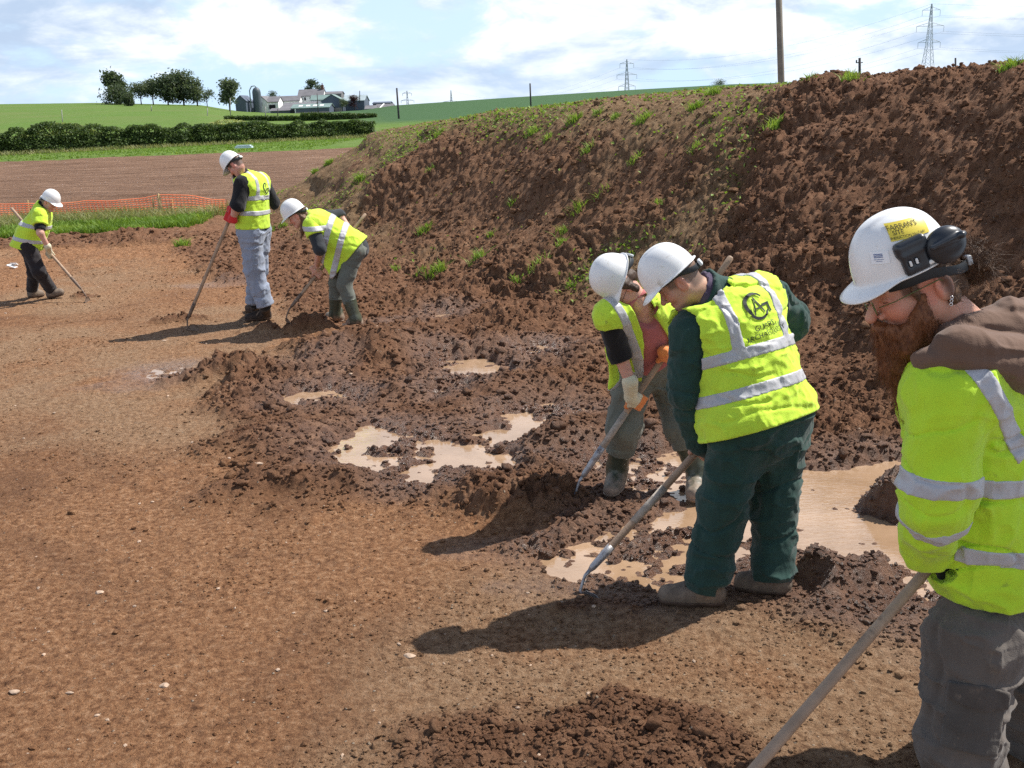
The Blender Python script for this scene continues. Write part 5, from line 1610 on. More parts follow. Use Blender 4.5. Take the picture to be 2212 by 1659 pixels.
def feet(j, side, hp, tp, za=.10):
    h = GP(*hp); t = GP(*tp)
    j['heel' + side] = h; j['toe' + side] = t
    d = unit(t - h)
    j['an' + side] = h + d * .06 + np.array([0, 0, za])

def setz(p, z): p = np.array(p, float); p[2] = z; return p

# ---------------------------------------------------------------- the man in the green overall
def person_G(m):
    j = dict(neck=J(1537, 640, 4.26), shL=J(1490, 712, 4.16), shR=J(1658, 632, 4.40), pelvis=J(1640, 905, 4.16),
             elL=J(1484, 852, 4.16), wrL=J(1512, 955, 4.24), elR=J(1712, 690, 4.52), wrR=J(1640, 800, 4.50),
             hipL=J(1597, 925, 4.10), hipR=J(1688, 912, 4.24))
    feet(j, 'L', (1566, 1306), (1419, 1302)); feet(j, 'R', (1708, 1285), (1583, 1272))
    j['knL'] = J(1562, 1090, 4.08); j['knR'] = J(1668, 1087, 4.2)
    j['anL'][:2] += unit(j['toeL'] - j['heelL'])[:2] * .02; j['anR'][:2] += unit(j['toeR'] - j['heelR'])[:2] * .02
    f = Fig((j['heelL'] + j['heelR']) / 2, 'man in dark green overalls and hi-vis vest leaning over a hoe, back turned', j, .0068,
            dict(ch=.200, wa=.195, flat=.74, sh=.072, el=.066, wr=.050, th=.112, kn=.088, an=.078))
    R = frame_yp(171, 40); C = J(1446, 594, 4.22); hc = C + R @ np.array([0, -.013, -.044]); j['headc'] = hc
    hf, L = head_fn(hc, R, j['neck'], 0.93, 1.05, 1.05, .062)
    body_obj(f, hf, head_col(L, (.50, .30, .21), .65, (.05, .035, .03), scalp=(.10, .075, .06, .75)), L, h=.0048)
    helmet(f.root, C, R, m['white'], hs=0.86)
    # overall top with sleeves
    def top(P):
        a = np.minimum(f.arm(P, 'L', .004), f.arm(P, 'R', .004))
        a = a + .010 * np.exp(-(np.abs(vn3(P, (7, 7, 10), 65)) / .08) ** 2) + folds(P, .015, (8, 8, 7), 11) + folds(P, .006, (22, 22, 16), 12)
        d = smin(f.torso(P, .004), a, .03)
        return smax(d, -rc(P, j['neck'], hc, .068, .07), .01)
    lo, hi = bbox([j[k] for k in ('neck', 'shL', 'shR', 'elL', 'elR', 'wrL', 'wrR', 'pelvis')], .26)
    ov = sdf_obj('overall_top', top, lo, hi, .0068, m['green'], f.root)
    nd = unit(hc - j['neck'])
    def collar(P):
        c = j['neck'] + nd * .012; w = P - c.astype(f32); t_ = w @ nd.astype(f32); r_ = np.linalg.norm(w - t_[:, None] * nd.astype(f32), axis=1)
        R_ = .083 + .16 * np.abs(t_ - .0) 
        d = np.abs(r_ - R_) - .009
        d = smax(d, np.abs(t_ - .0) - .046, .008)
        return d + folds(P, .006, (14, 14, 14), 4)
    sdf_obj('collar', collar, *bbox([j['neck']], .16), .0055, m['green'], ov)
    def scarf(P):
        c = j['neck'] + nd * .035; w = P - c.astype(f32); t_ = w @ nd.astype(f32); r_ = np.linalg.norm(w - t_[:, None] * nd.astype(f32), axis=1)
        d = np.sqrt((r_ - .070) ** 2 + (t_ * .5) ** 2) - .018
        return d + folds(P, .007, (20, 20, 20), 9)
    sdf_obj('neck_scarf', scarf, *bbox([j['neck'] + nd * .03], .13), .005, m['purple'], f.root)
    f.trousers('overall_trousers', m['green'], 21, .019, hem=.035)
    for s in 'LR': f.boot(s, 'boot', m['mud'], m['sole'], .0055, ankle_r=.060)
    hemC = J(1636, 921, 4.16); hn = -f.up
    def under(P):
        pv = rc(P, j['hipL'] + [0, 0, .04], j['hipR'] + [0, 0, .04], f.z['th'] * 1.12, f.z['th'] * 1.12)
        return smin(smin(f.leg(P, 'L', .012), f.leg(P, 'R', .012), .05), pv, .06)
    V, vf = vest(f, 'hi_vis_vest', hemC, hn, m['hi'], m['tape'], (.165, .320), rl=.225, wide=1.0, straps=(.128,), seed=5, amp=.013, off=.026, neckr=.105, low=hemC, armr=.098, under=under)
    Lv, Lf = guard_logo(1.15)
    drape(Lv, Lf, f.mid - f.up * .098 + f.lat * .012, unit(f.lat + f.up * .10), unit(f.up - f.lat * .10), -f.fr, vf, m['ink'], V, 'printed_logo', .0045)
    # hoe
    tp = J(1610, 860, 4.42); nk = J(1274, 1232, 4.20)
    hoe(tp, nk, unit(np.array([.45, -.35, -.9])), np.array([-.6, -.8, 0]), 'long hoe with scuffed grey wooden handle held by the man in green overalls', m['wood'], m['steel'], .0168, ((.52, .72),), base=GP(1250, 1300), bl=.10)
    sd = unit(nk - tp)
    for nm, el, px in (('L', 'elL', (1520, 958)), ):
        S = tp + sd * .36
        S = min([tp + sd * t for t in np.linspace(.0, .9, 80)], key=lambda q: np.linalg.norm(q - j['wrL']))
        s_, t_, n_ = grip_frame(S, sd, j['elL'], (-.3, -1, .1))
        g = lambda P: smin(grip(P, S, s_, t_, n_, .0168), rc(P, S - t_ * .07 + n_ * .03, j['wrL'], .03, .034), .02)
        sdf_obj('hand', g, *bbox([S, j['wrL']], .09), .004, skin_flat(), f.root)
    return f

def skin_flat():
    if 'skinflat' in _MC: return _MC['skinflat']
    _MC['skinflat'] = plain('hand_skin', (.50, .28, .20), .55, .12, 30, .2, 200, .4); return _MC['skinflat']

# ---------------------------------------------------------------- the woman in the pink top
def person_P(m):
    j = dict(neck=J(1384, 655, 5.16), shR=J(1315, 683, 5.10), shL=J(1446, 668, 5.34), pelvis=J(1408, 782, 5.50),
             elR=J(1339, 765, 5.16), wrR=J(1361, 825, 5.14), elL=J(1478, 735, 5.42), wrL=J(1440, 760, 5.28),
             hipR=J(1368, 810, 5.48), hipL=J(1444, 810, 5.56))
    feet(j, 'R', (1338, 1044), (1317, 1080), .12); feet(j, 'L', (1506, 1050), (1498, 1090), .12)
    j['knR'] = J(1348, 925, 5.36); j['knL'] = J(1472, 925, 5.42)
    f = Fig((j['heelL'] + j['heelR']) / 2, 'woman in pink top and open hi-vis vest bending beside the man in green overalls', j, .0068,
            dict(ch=.150, wa=.145, flat=.78, sh=.058, el=.048, wr=.036, th=.094, kn=.080, an=.062))
    fw = unit(np.array([-.34, -.14, -.93])); R = frame_fu(fw, np.array([-.90, -.30, .33])); C = J(1328, 598, 5.14)
    hc = C + R @ np.array([0, .040, -.052]); j['headc'] = hc
    hf, L = head_fn(hc, R, j['neck'], 0.88, .9, .9, .052)
    body_obj(f, hf, head_col(L, (.60, .33, .25), 0, (.10, .06, .04)), L, h=.0052)
    helmet(f.root, C, R, m['white'], hs=0.85)
    hm = hair_mat('dark_brown_hair', (.030, .016, .010), (.085, .045, .028))
    o, _ = hair_obj(f, L, hc, R, 'hair', hm, 5, [((0, -.055, .02), (0, -.07, -.03), .066, .05), ((.055, -.03, .01), (.066, -.028, -.055), .028, .012), ((-.055, -.03, .01), (-.068, -.030, -.06), .028, .010), ((-.064, -.012, .03), (-.074, -.016, -.062), .026, .016), ((.064, -.012, .03), (.074, -.016, -.062), .026, .016)], .0045)
    # top: pink body, black sleeves
    def pink(P):
        d = f.torso(P, .006) + folds(P, .006, (9, 9, 9), 31)
        up = f.up.astype(f32); fr = f.fr.astype(f32); w = P - f.mid.astype(f32)
        d = smax(d, -rc(P, j['neck'] + f.fr * .06, j['neck'] + f.fr * .10 - f.up * .03 + [0, 0, 0], .080, .070), .006)
        return smax(d, -((P - (j['pelvis'] + f.up * .06).astype(f32)) @ up), .01)
    lo, hi = bbox([j[k] for k in ('neck', 'shL', 'shR', 'pelvis')], .22)
    pk = sdf_obj('pink_top', pink, lo, hi, .006, m['pink'], f.root)
    for s, frac in (('R', 1.12), ('L', 1.2)):
        e = j['el' + s]; w_ = j['wr' + s]; cut = e + (w_ - e) * .25
        fn = lambda P, s=s, cut=cut, e=e, w_=w_: smax(f.arm(P, s, .007) + folds(P, .006, (12, 12, 8), 33), (P - cut.astype(f32)) @ unit(w_ - e).astype(f32), .005)
        sdf_obj('black_sleeve', fn, *bbox([j['sh' + s], e, cut], .11), .0055, m['black'], pk)
    f.trousers('trousers', m['grey'], 41, .012, waist=.06, hem=-.15)
    for s in 'LR':
        k = j['kn' + s]; a = j['an' + s]; top = a + (k - a) * .80
        b = f.boot(s, 'wellington_boot', m['wel'], m['weltop'], .0055, top=top, top_r=.074, ankle_r=.056)
    # vest open at the front
    hemC = J(1400, 800, 5.42)
    def opn(P):
        w = P - (f.mid + f.lat * 0.0).astype(f32); x = w @ f.lat.astype(f32) - .012; z = w @ f.up.astype(f32); y = w @ f.fr.astype(f32)
        d = np.abs(x) - (.050 + .18 * np.clip(-z, 0, .5))
        return np.maximum(d, -y + .0)
    def ex(P, d):
        # flap hanging from the right side of the back
        fl = rcf(P, J(1322, 735, 5.22), J(1327, 822, 5.30), .055, .045, unit([.8, -.5, 0]), .35)
        fl2 = rcf(P, J(1450, 705, 5.10), J(1462, 780, 5.14), .07, .06, unit([.2, 1, 0]), .3)
        cap = rc(P, j['shR'] + [0, 0, .01], j['shR'] + (j['elR'] - j['shR']) * .12, .080, .078)
        cap = smax(cap, (P - (j['shR'] + (j['elR'] - j['shR']) * .16).astype(f32)) @ unit(j['elR'] - j['shR']).astype(f32), .005)
        return smin(smin(d, fl, .03), cap, .03)
    def base(P):
        d = f.torso(P, .022, None, .16)
        d = ex(P, d); return d + folds(P, .009, (7, 7, 8), 51) + folds(P, .003, (20, 20, 20), 52)
    def cl(P, d, mm=0.):
        d = smax(d, -(opn(P) + mm), .004)
        d = smax(d, -(rc(P, j['neck'] - unit(hc - j['neck']) * .02, hc, .078, .085) + mm), .005)
        return d
    lowp = J(1327, 855, 5.2)[2]
    vf = lambda P: smax(cl(P, base(P)), lowp - P[:, 2], .006)
    lo, hi = bbox([j['shL'], j['shR'], j['pelvis'], J(1327, 840, 5.3)], .24)
    V = sdf_obj('hi_vis_vest', vf, lo, hi, .006, m['hi'], f.root)
    def bands(P):
        w = P - f.mid.astype(f32); x = w @ f.lat.astype(f32); z = w @ f.up.astype(f32)
        d = np.minimum(np.where(x > 0, np.abs(x - .125) - .024, np.abs(x + .185) - .022), np.abs(z + .33) - .025)
        d = np.where(z < -.305, np.abs(z + .33) - .025, d)
        return d
    tf = lambda P: smax(smax(cl(P, base(P) - .0035, .002), lowp + .01 - P[:, 2], .004), bands(P), .002)
    sdf_obj('reflective_tape', tf, lo, hi, .0055, m['tape'], V)
    Lv, Lf = guard_logo(.52)
    drape(Lv, Lf, f.mid - f.lat * .120 - f.up * .19, -f.lat, f.up, f.fr, vf, m['ink'], V, 'printed_logo', .0045)
    # glasses
    gm = plain('dark_frame', (.03, .02, .02), .3, .05, 5, 0, 60, .5)
    W = lambda p: np.array(p) * .88 @ R.T + hc
    mb = MB()
    for sx in (-1, 1):
        th = np.linspace(0, 2 * np.pi, 20)
        mb.tube([W((sx * .034 + .021 * math.cos(a), .104, -.004 + .015 * math.sin(a))) for a in th], .0014, 6, False)
        mb.tube([W((sx * .054, .102, .0)), W((sx * .076, .06, .002)), W((sx * .082, -.005, .002))], .0014, 6)
    mb.tube([W((-.013, .106, 0)), W((.013, .106, 0))], .0014, 6)
    mb.build('glasses', gm, f.root, True)
    # hoe and gloved hands
    nk = J(1258, 1030, 5.22); tp = J(1580, 554, 5.34); sd = unit(nk - tp)
    hoe(tp, nk, unit(np.array([.2, -.15, -1])), np.array([-1, -.6, 0]), 'very long hoe held by the woman in the pink top', m['wood'], m['steel'], .0168, ((.70, .88),), base=GP(1250, 1055), bl=.09)
    for s, el, out in (('R', j['elR'], (-.6, -1, .1)), ('L', j['elL'], (.3, -1, .3))):
        tgt = J(1372, 862, 5.26) if s == 'R' else J(1436, 762, 5.3)
        S = min([tp + sd * t for t in np.linspace(.1, 1.3, 160)], key=lambda q: np.linalg.norm(q - tgt))
        wr = j['wr' + s]
        s_, t_, n_ = grip_frame(S, sd, wr, out)
        kn = lambda P, S=S, s_=s_, t_=t_, n_=n_: grip(P, S, s_, t_, n_, .0168, 1.10)
        tt = np.stack([s_, t_, n_], 1)
        g1 = lambda P, kn=kn, S=S, t_=t_: smax(kn(P), -((P - S.astype(f32)) @ (-t_).astype(f32)) - .01 + .012, .002)
        # cream knitted back and cuff, orange dipped palm and fingers
        ow = lambda P, S=S, n_=n_, t_=t_: np.minimum(((P - S.astype(f32)) @ n_.astype(f32)) - .019, -.012 - ((P - S.astype(f32)) @ t_.astype(f32)))
        cuff = lambda P, S=S, wr=wr, t_=t_, n_=n_: rc(P, S - t_ * .07 + n_ * .03, wr, .033, .044)
        hand = lambda P, kn=kn, cuff=cuff: smin(kn(P), cuff(P), .02)
        fo = lambda P, hand=hand, ow=ow, S=S, t_=t_: smax(hand(P), np.maximum(ow(P), ((P - S.astype(f32)) @ (-t_).astype(f32)) - .055), .002)
        fc = lambda P, hand=hand, ow=ow, S=S, t_=t_: smax(hand(P) + .0008, -(np.maximum(ow(P), ((P - S.astype(f32)) @ (-t_).astype(f32)) - .055)) - .001, .002)
        gl = sdf_obj('work_glove', fc, *bbox([S, wr], .10), .0033, m['cream'] if s == 'R' else m['orange'], f.root)
        sdf_obj('rubber_palm', fo, *bbox([S, wr], .10), .0033, m['orange'], gl)
    return f

# ---------------------------------------------------------------- the bearded man
def person_B(m):
    j = dict(neck=J(2112, 745, 2.84), shL=J(2050, 850, 2.64), shR=J(2120, 830, 3.06), pelvis=J(2165, 1290, 2.90),
             elL=J(2022, 1080, 2.62), wrL=J(2000, 1188, 2.78), elR=J(2150, 1060, 3.12), wrR=J(2070, 1180, 2.98))
    pv = j['pelvis']
    j['hipL'] = J(2105, 1400, 2.76); j['hipR'] = J(2215, 1370, 2.98)
    j['knL'] = J(2072, 1610, 2.70); j['knR'] = J(2250, 1600, 2.96)
    a = j['knL'].copy(); j['heelL'] = np.array([a[0] + .12, a[1] + .02, 0]); j['toeL'] = j['heelL'] + [-.29, -.05, 0]; j['anL'] = j['heelL'] + [-.05, 0, .11]
    a = j['knR'].copy(); j['heelR'] = np.array([a[0] + .12, a[1] + .04, 0]); j['toeR'] = j['heelR'] + [-.29, .03, 0]; j['anR'] = j['heelR'] + [-.05, 0, .11]
    f = Fig((j['heelL'] + j['heelR']) / 2, 'bearded man with hair bun, yellow-green jacket, brown hood and ear defenders', j, .0058,
            dict(ch=.205, wa=.170, flat=.78, sh=.098, el=.088, wr=.052, th=.118, kn=.102, an=.085))
    R = frame_yp(180, 24); C = J(1947, 570, 2.80); hc = C + R @ np.array([0, -.008, -.066]); j['headc'] = hc
    hf, L = head_fn(hc, R, j['neck'], 1.16, 1.0, 1.12, .058, -.033)
    body_obj(f, hf, head_col(L, (.56, .30, .21), 0, (.12, .06, .035), scalp=(.06, .03, .02, .85)), L, h=.0036, ao=-.03)
    hel, HW = helmet(f.root, C, R, m['white'], bs=1.17, hs=.97)
    # stickers on the dome: patch in (angle, height) space on the left side of the shell
    def on_dome(U, V_, y0, z0, off, rot=0):
        """U (towards the back), V_ (up), metres -> point on the left flank near local (y0,z0)"""
        c, s = math.cos(rot), math.sin(rot); u = U * c - V_ * s; v = U * s + V_ * c
        y = y0 - u; z = z0 + v
        t = np.arccos(np.clip(z / HH, 0, 1) ** (1 / .92)) * 2 / np.pi
        Rr = np.sin(t * np.pi / 2) ** .88
        cy = np.clip(y / (HB * Rr + off), -.999, .999); phi = np.arccos(cy)
        return dome(phi, t, off)
    def patch(w, h, y0, z0, off, rot, mat, name, nu=16, nv=8):
        g, v = np.meshgrid(np.linspace(-w / 2, w / 2, nu), np.linspace(-h / 2, h / 2, nv))
        P = on_dome(g.ravel(), v.ravel(), y0, z0, off, rot)
        return mesh_np(name, HW(P), grid_faces(nv, nu), mat, hel, True)
    ys = plain('yellow_sticker', (.78, .62, .08), .4, .06)
    st = patch(.108, .046, -.027, .108, .0016, -.20, ys, 'yellow_sticker')
    for txt, size, du, dv in (("FARRAN'S", .0185, -.014, .004), ('SITE', .0165, -.030, -.009), ('INDUCTION No 7 641', .0098, -.006, -.0195)):
        V, F = text_mesh(txt, size)
        V = V * [1.0, 1, 1]
        P = on_dome(V[:, 0] + du, V[:, 1] + dv, -.027, .108, .0026, -.20)
        mesh_np('lettering', HW(P), F, m['ink'], hel, False)
    ws = plain('white_sticker', (.84, .85, .86), .35, .03)
    patch(.042, .034, .072, .068, .0014, -.25, ws, 'white_sticker')
    bl = plain('sticker_print', (.16, .20, .34), .5, .1)
    for k, (w_, dv) in enumerate(((.020, .009), (.020, .005), (.020, .001), (.022, -.005), (.014, -.010))):
        g, v = np.meshgrid(np.linspace(-w_ / 2, w_ / 2, 6), np.array([-.0013, .0013]) * (1 if k < 3 else .6))
        P = on_dome(g.ravel() - .004, v.ravel() + dv, .072, .068, .0022, -.25); mesh_np('sticker_print', HW(P), grid_faces(2, 6), bl, hel, True)
    # ear defender folded back
    blk = plain('black_plastic', (.022, .026, .032), .35, .15, 20, 0, 60, .5)
    def blkf(P):
        q = (P - C) @ R
        d = rbox(q, (-.108, -.006, .066), (.018, .044, .022), .014)
        d = smin(d, rbox(q, (-.114, -.002, .026), (.013, .034, .030), .008), .01)
        d = smax(d, -rbox(q, (-.128, .014, .028), (.006, .0045, .009), .002), .001); d = smax(d, -rbox(q, (-.128, -.003, .028), (.006, .0045, .009), .002), .001)
        return d
    pt = lambda p: HW(np.array([p]))[0]
    sdf_obj('ear_defender_mount', blkf, *bbox([pt((-.108, -.004, .055))], .09), .0032, blk, hel)
    def cup(P):
        q = (P - C) @ R
        d = ell(q, (-.118, -.088, .032), (.032, .054, .050))
        d = smin(d, rbox(q, (-.147, -.088, .048), (.006, .050, .007), .005), .006)
        d = smin(d, rc(q, (-.149, -.124, .048), (-.153, -.124, .048), .011, .009), .003)
        return d
    sdf_obj('ear_defender_cup', cup, *bbox([pt((-.12, -.088, .03))], .10), .0032, blk, hel)
    def peg(P):
        q = (P - C) @ R
        d = rbox(q, (-.118, -.052, .008), (.008, .024, .006), .003)
        d = np.minimum(d, rbox(q, (-.1285, .014, .028), (.0015, .0040, .0085), .001)); return np.minimum(d, rbox(q, (-.1285, -.003, .028), (.0015, .0040, .0085), .001))
    sdf_obj('white_clip', peg, *bbox([pt((-.116, -.03, .02))], .07), .0024, plain('clip_white', (.75, .76, .74), .4, .05), hel)
    # hair, bun, beard
    r = np.random.default_rng(3)
    hm = hair_mat('auburn_hair', (.028, .013, .008), (.17, .09, .045)); bmz = hair_mat('ginger_beard', (.085, .026, .010), (.27, .105, .038))
    o, _ = hair_obj(f, L, hc, R, 'hair', hm, 5, [((0, -.055, .02), (0, -.082, -.045), .068, .040), ((-.052, -.050, .01), (-.054, -.062, -.055), .030, .018), ((.056, -.035, .01), (.06, -.045, -.055), .030, .018), ((-.068, .020, .02), (-.070, .016, -.02), .010, .007)], .0042)
    V, N = normals_of(o); strands(V, N, 700, .03, .0006, r, hm, o, 'loose_strands', curl=.5, lift=.3, flow=(.6, 0, -.3))
    bc = J(2108, 566, 2.80)
    def bun(P):
        w = P - bc.astype(f32)
        d = ell(P, bc, (.046, .042, .046)); d = smin(d, rc(P, J(2075, 545, 2.84), bc, .020, .028), .02)
        d = smin(d, rc(P, J(2118, 585, 2.8), J(2100, 605, 2.82), .024, .012), .02)
        return d + .008 * vn3(P, (30, 30, 45), 4) + .004 * vn3(P, (90, 60, 60), 5)
    b = sdf_obj('hair_bun', bun, *bbox([bc, J(2075, 545, 2.84), J(2100, 605, 2.82)], .07), .004, hm, o)
    V, N = normals_of(b); strands(V, N, 2200, .040, .0007, r, hm, b, 'loose_strands', curl=.9, lift=.5, flow=(.3, 0, 0))
    Yb = 2.80
    bp = [(J(1916, 736, Yb), J(1940, 790, Yb), .034, .044), (J(1940, 790, Yb), J(1958, 860, Yb + .01), .044, .027), (J(1958, 860, Yb), J(1962, 915, Yb), .027, .008),
          (J(1992, 640, 2.715), J(1990, 690, 2.72), .008, .022), (J(1990, 690, 2.72), J(1958, 745, 2.75), .026, .044), (J(1992, 640, 2.885), J(1960, 750, 2.85), .010, .044),
          (J(1896, 708, 2.80), J(1930, 716, 2.745), .010, .018), (J(1896, 708, 2.80), J(1930, 716, 2.855), .010, .018), (J(2022, 680, 2.74), J(1985, 745, 2.76), .012, .038)]
    def beard(P):
        d = None
        for a_, b_, ra, rb in bp:
            e = rc(P, a_, b_, ra, rb); d = e if d is None else smin(d, e, .028)
        return d + .0045 * vn3(P, (75, 75, 18), 6) + .003 * vn3(P, (160, 160, 40), 7)
    be = sdf_obj('beard', beard, *bbox([p for q in bp for p in q[:2]], .06), .0036, bmz, f.root)
    V, N = normals_of(be); strands(V, N, 5200, .040, .0005, r, bmz, be, 'beard_strands', curl=.22, lift=.20, flow=(.12, 0, -1))
    # glasses, ear studs
    gm = plain('olive_frame', (.10, .12, .04), .3, .05, 5, 0, 60, .5, .3); W = lambda p: 1.16 * np.array(p) @ R.T + hc
    mb = MB()
    for sx in (-1, 1):
        th = np.linspace(0, 2 * np.pi, 24)
        mb.tube([W((sx * .034 + .024 * math.cos(a), .116 - .010 * abs(math.cos(a) * .5 + .5) , -.006 + .015 * math.sin(a))) for a in th], .0013, 6, False)
        mb.tube([W((sx * .058, .106, .0)), W((sx * .078, .075, .004)), W((sx * .083, -.035, .010)), W((sx * .080, -.05, -.002))], .0017, 6)
    mb.tube([W((-.011, .117, 0)), W((.011, .117, 0))], .0014, 6); mb.build('glasses', gm, f.root, True)
    mb = MB()
    for k in range(3): mb.tube([W((-.090 - .001 * k, -.045 + .004 * k, -.040 - .007 * k)) + [.004 * math.cos(a), .0, .004 * math.sin(a)] for a in np.linspace(0, 6.28, 12)], .0012, 5, False)
    mb.build('earrings', plain('silver', (.7, .7, .7), .2, .05, 5, 0, 60, .5, .9), f.root, True)
    # jacket
    nk = j['neck']; nd = unit(hc - nk)
    hemC = J(2120, 1316, 2.70)
    def base(P):
        d = f.torso(P, .030, J(2160, 1330, 2.90), .195)
        for s in 'LR': d = smin(d, f.arm(P, s, .004, rw=.060), .016)
        ax = unit(j['elL'] - j['shL']).astype(f32); t_ = (P - j['elL'].astype(f32)) @ ax
        nearA = np.exp(-((P - j['elL'].astype(f32)) ** 2).sum(1) / .02)
        d = d - nearA * .008 * np.sin(t_ * 70 + 5 * vn3(P, 5, 3))
        cr = np.abs(vn3(P + .03 * vn3(P, 9, 66)[:, None], (4.5, 4.5, 11), 65)); d = d + .010 * np.exp(-(cr / .07) ** 2)
        return d + folds(P, .017, (6, 6, 5), 61) + folds(P, .006, (17, 17, 11), 62)
    def cl(P, d, mm=0.):
        d = smax(d, (hemC[2] - P[:, 2]), .006) 
        d = smax(d, -(rc(P, nk - nd * .05, hc, .085, .08) + mm), .01)
        wd = unit(j['wrL'] - j['elL']); d = smax(d, ((P - (j['wrL'] + wd * .015).astype(f32)) @ wd.astype(f32)) - 9 * (np.linalg.norm(P - j['wrL'].astype(f32), axis=1) > .11), .004)
        return d
    jf = lambda P: cl(P, base(P))
    lo, hi = bbox([j[k] for k in ('neck', 'shL', 'shR', 'elL', 'elR', 'wrL', 'wrR')] + [hemC, j['pelvis']], .27)
    Jk = sdf_obj('hi_vis_jacket', jf, lo, hi, .0058, m['hi2'], f.root)
    dT = f.torso; arm = lambda P: f.arm(P, 'L', .004, rw=.060)
    up = f.up.astype(f32)
    e_, s0, w0 = (j[k].astype(f32) for k in ('elL', 'shL', 'wrL'))
    def bands(P):
        onarm = arm(P) < f.torso(P, .030, J(2160, 1330, 2.90), .195)
        z = P[:, 2]; w = P - f.mid.astype(f32); sp = w @ up; x = w @ f.lat.astype(f32)
        hgt = z - hemC[2] + .10 * (P[:, 0] - hemC[0])
        b = np.minimum(np.abs(hgt - .175) - .026, np.abs(hgt - .395) - .028)
        # strap over the shoulder to the upper band
        q = P - J(2090, 800, 2.62).astype(f32)
        a_, b_ = J(2075, 775, 2.66), J(2190, 980, 2.72)
        dd = unit(b_ - a_); ww = P - a_.astype(f32); tt = ww @ dd.astype(f32); side = unit(np.cross(dd, [0, 1, 0])).astype(f32)
        st = np.maximum(np.abs(ww @ side) - .026, np.maximum(-tt - .06, tt - .33))
        st = np.where(P[:, 1] < f.mid[1] + .05, st, 9)
        b = np.minimum(b, st)
        au = unit(s0 - e_); fu = unit(e_ - w0)
        ta = (P - e_) @ au.astype(f32); tb = (P - e_) @ fu.astype(f32)
        ab = np.minimum(np.abs(ta - .055 ) - .028, np.abs(tb + .055) - .025)
        return np.where(onarm, ab, b)
    tf = lambda P: smax(cl(P, base(P) - .0035, .002), bands(P), .002)
    sdf_obj('reflective_tape', tf, lo, hi, .0050, m['tape'], Jk)
    # hood
    hp = [(J(1992, 778, 2.66), J(2070, 752, 2.62), .020, .045), (J(2070, 752, 2.62), J(2190, 790, 2.66), .050, .070), (J(2190, 790, 2.66), J(2330, 830, 2.85), .070, .080),
          (J(2065, 735, 2.72), J(2170, 715, 2.80), .050, .070), (J(2170, 712, 2.82), J(2330, 740, 2.95), .075, .090), (J(2030, 765, 2.82), J(2010, 780, 2.95), .035, .04), (J(2200, 700, 2.95), J(2120, 720, 3.08), .08, .06)]
    def hood(P):
        d = None
        for a_, b_, ra, rb in hp:
            e = rc(P, a_, b_, ra, rb); d = e if d is None else smin(d, e, .035)
        ph = (P[:, 2] * 30 + P[:, 0] * 9 + 2.6 * vn3(P, 5, 9))
        d = d + .009 * np.exp(-(np.sin(ph) / .5) ** 2) - .004 + folds(P, .014, (6, 6, 12), 8)
        return smax(d, -rc(P, nk - nd * .03, hc, .073, .075), .01)
    sdf_obj('brown_hood', hood, *bbox([p for q in hp for p in q[:2]], .11), .0055, m['brown'], f.root)
    tee = lambda P: smax(smax(rc(P, nk - nd * .06, nk + nd * .5, .082, .082), ((P - (nk + nd * .045).astype(f32)) @ nd.astype(f32)), .004), -((P - (nk - nd * .03).astype(f32)) @ nd.astype(f32)), .004) + folds(P, .003, (14, 14, 14), 2)
    sdf_obj('black_collar', tee, *bbox([nk], .12), .005, m['char'], f.root)
    tr = f.trousers('cargo_trousers', m['cargo'], 71, .020, waist=.14, h=.0062)
    # cargo pocket on the near thigh
    hL, kL = j['hipL'], j['knL']; ax = unit(kL - hL); pc = hL + ax * .165; nrm = unit([-.25, -1, 0]); nrm = unit(nrm - ax * nrm.dot(ax)); sd_ = np.cross(ax, nrm); Rp = np.stack([sd_, ax, nrm], 1)
    legd = lambda P: f.leg(P, 'L', .012)
    def pk(P):
        q = (P - pc.astype(f32)) @ Rp.astype(f32); d = smax(legd(P) - .016, np.maximum(np.abs(q[:, 0]) - .078, np.abs(q[:, 1] - .02) - .090), .003)
        d = smax(d, -q[:, 2], .01); return d + folds(P, .004, (14, 14, 14), 6)
    def fl(P):
        q = (P - pc.astype(f32)) @ Rp.astype(f32); d = smax(legd(P) - .026, np.maximum(np.abs(q[:, 0]) - .084, np.abs(q[:, 1] + .060) - .030 - .008 * np.cos(q[:, 0] * 30)), .003)
        d = smax(d, -q[:, 2], .01); return d + folds(P, .003, (14, 14, 14), 7)
    pko = sdf_obj('cargo_pocket', pk, *bbox([pc], .19), .005, fabric('cargo_pocket_cloth', (.085, .075, .066), .9, (.17, .13, .1), .06, .7, .2, 9), tr)
    flo = sdf_obj('pocket_flap', fl, *bbox([pc], .19), .005, fabric('cargo_flap_cloth', (.075, .064, .056), .9, (.17, .13, .1), .06, .7, .2, 9), tr)
    for s in 'LR': f.boot(s, 'boot', m['mud'], m['sole'], .008, ankle_r=.07)
    # hoe
    tp = J(2038, 1190, 2.86); fr_end = GP(1290, 2077)
    d = unit(fr_end - tp); nk_ = fr_end - d * .10 + [0, 0, .03]
    hoe(tp, nk_, unit([.35, .1, -.7]), (-1, 0, 0), 'hoe with smooth pale wooden handle crossing the bottom right corner', m['wood'], m['steel'], .0160, base=fr_end, r2=.0175)
    S = tp + d * .045
    wd = unit(j['wrL'] - j['elL'])
    s_, t_, n_ = grip_frame(S, d, j['elL'], (-.6, -1, 0))
    g = lambda P: smin(grip(P, S, s_, t_, n_, .016), rc(P, S - t_ * .07 + n_ * .03, j['wrL'], .030, .036), .02)
    sdf_obj('work_glove', g, *bbox([S, j['wrL']], .1), .004, m['black'], f.root)
    return f

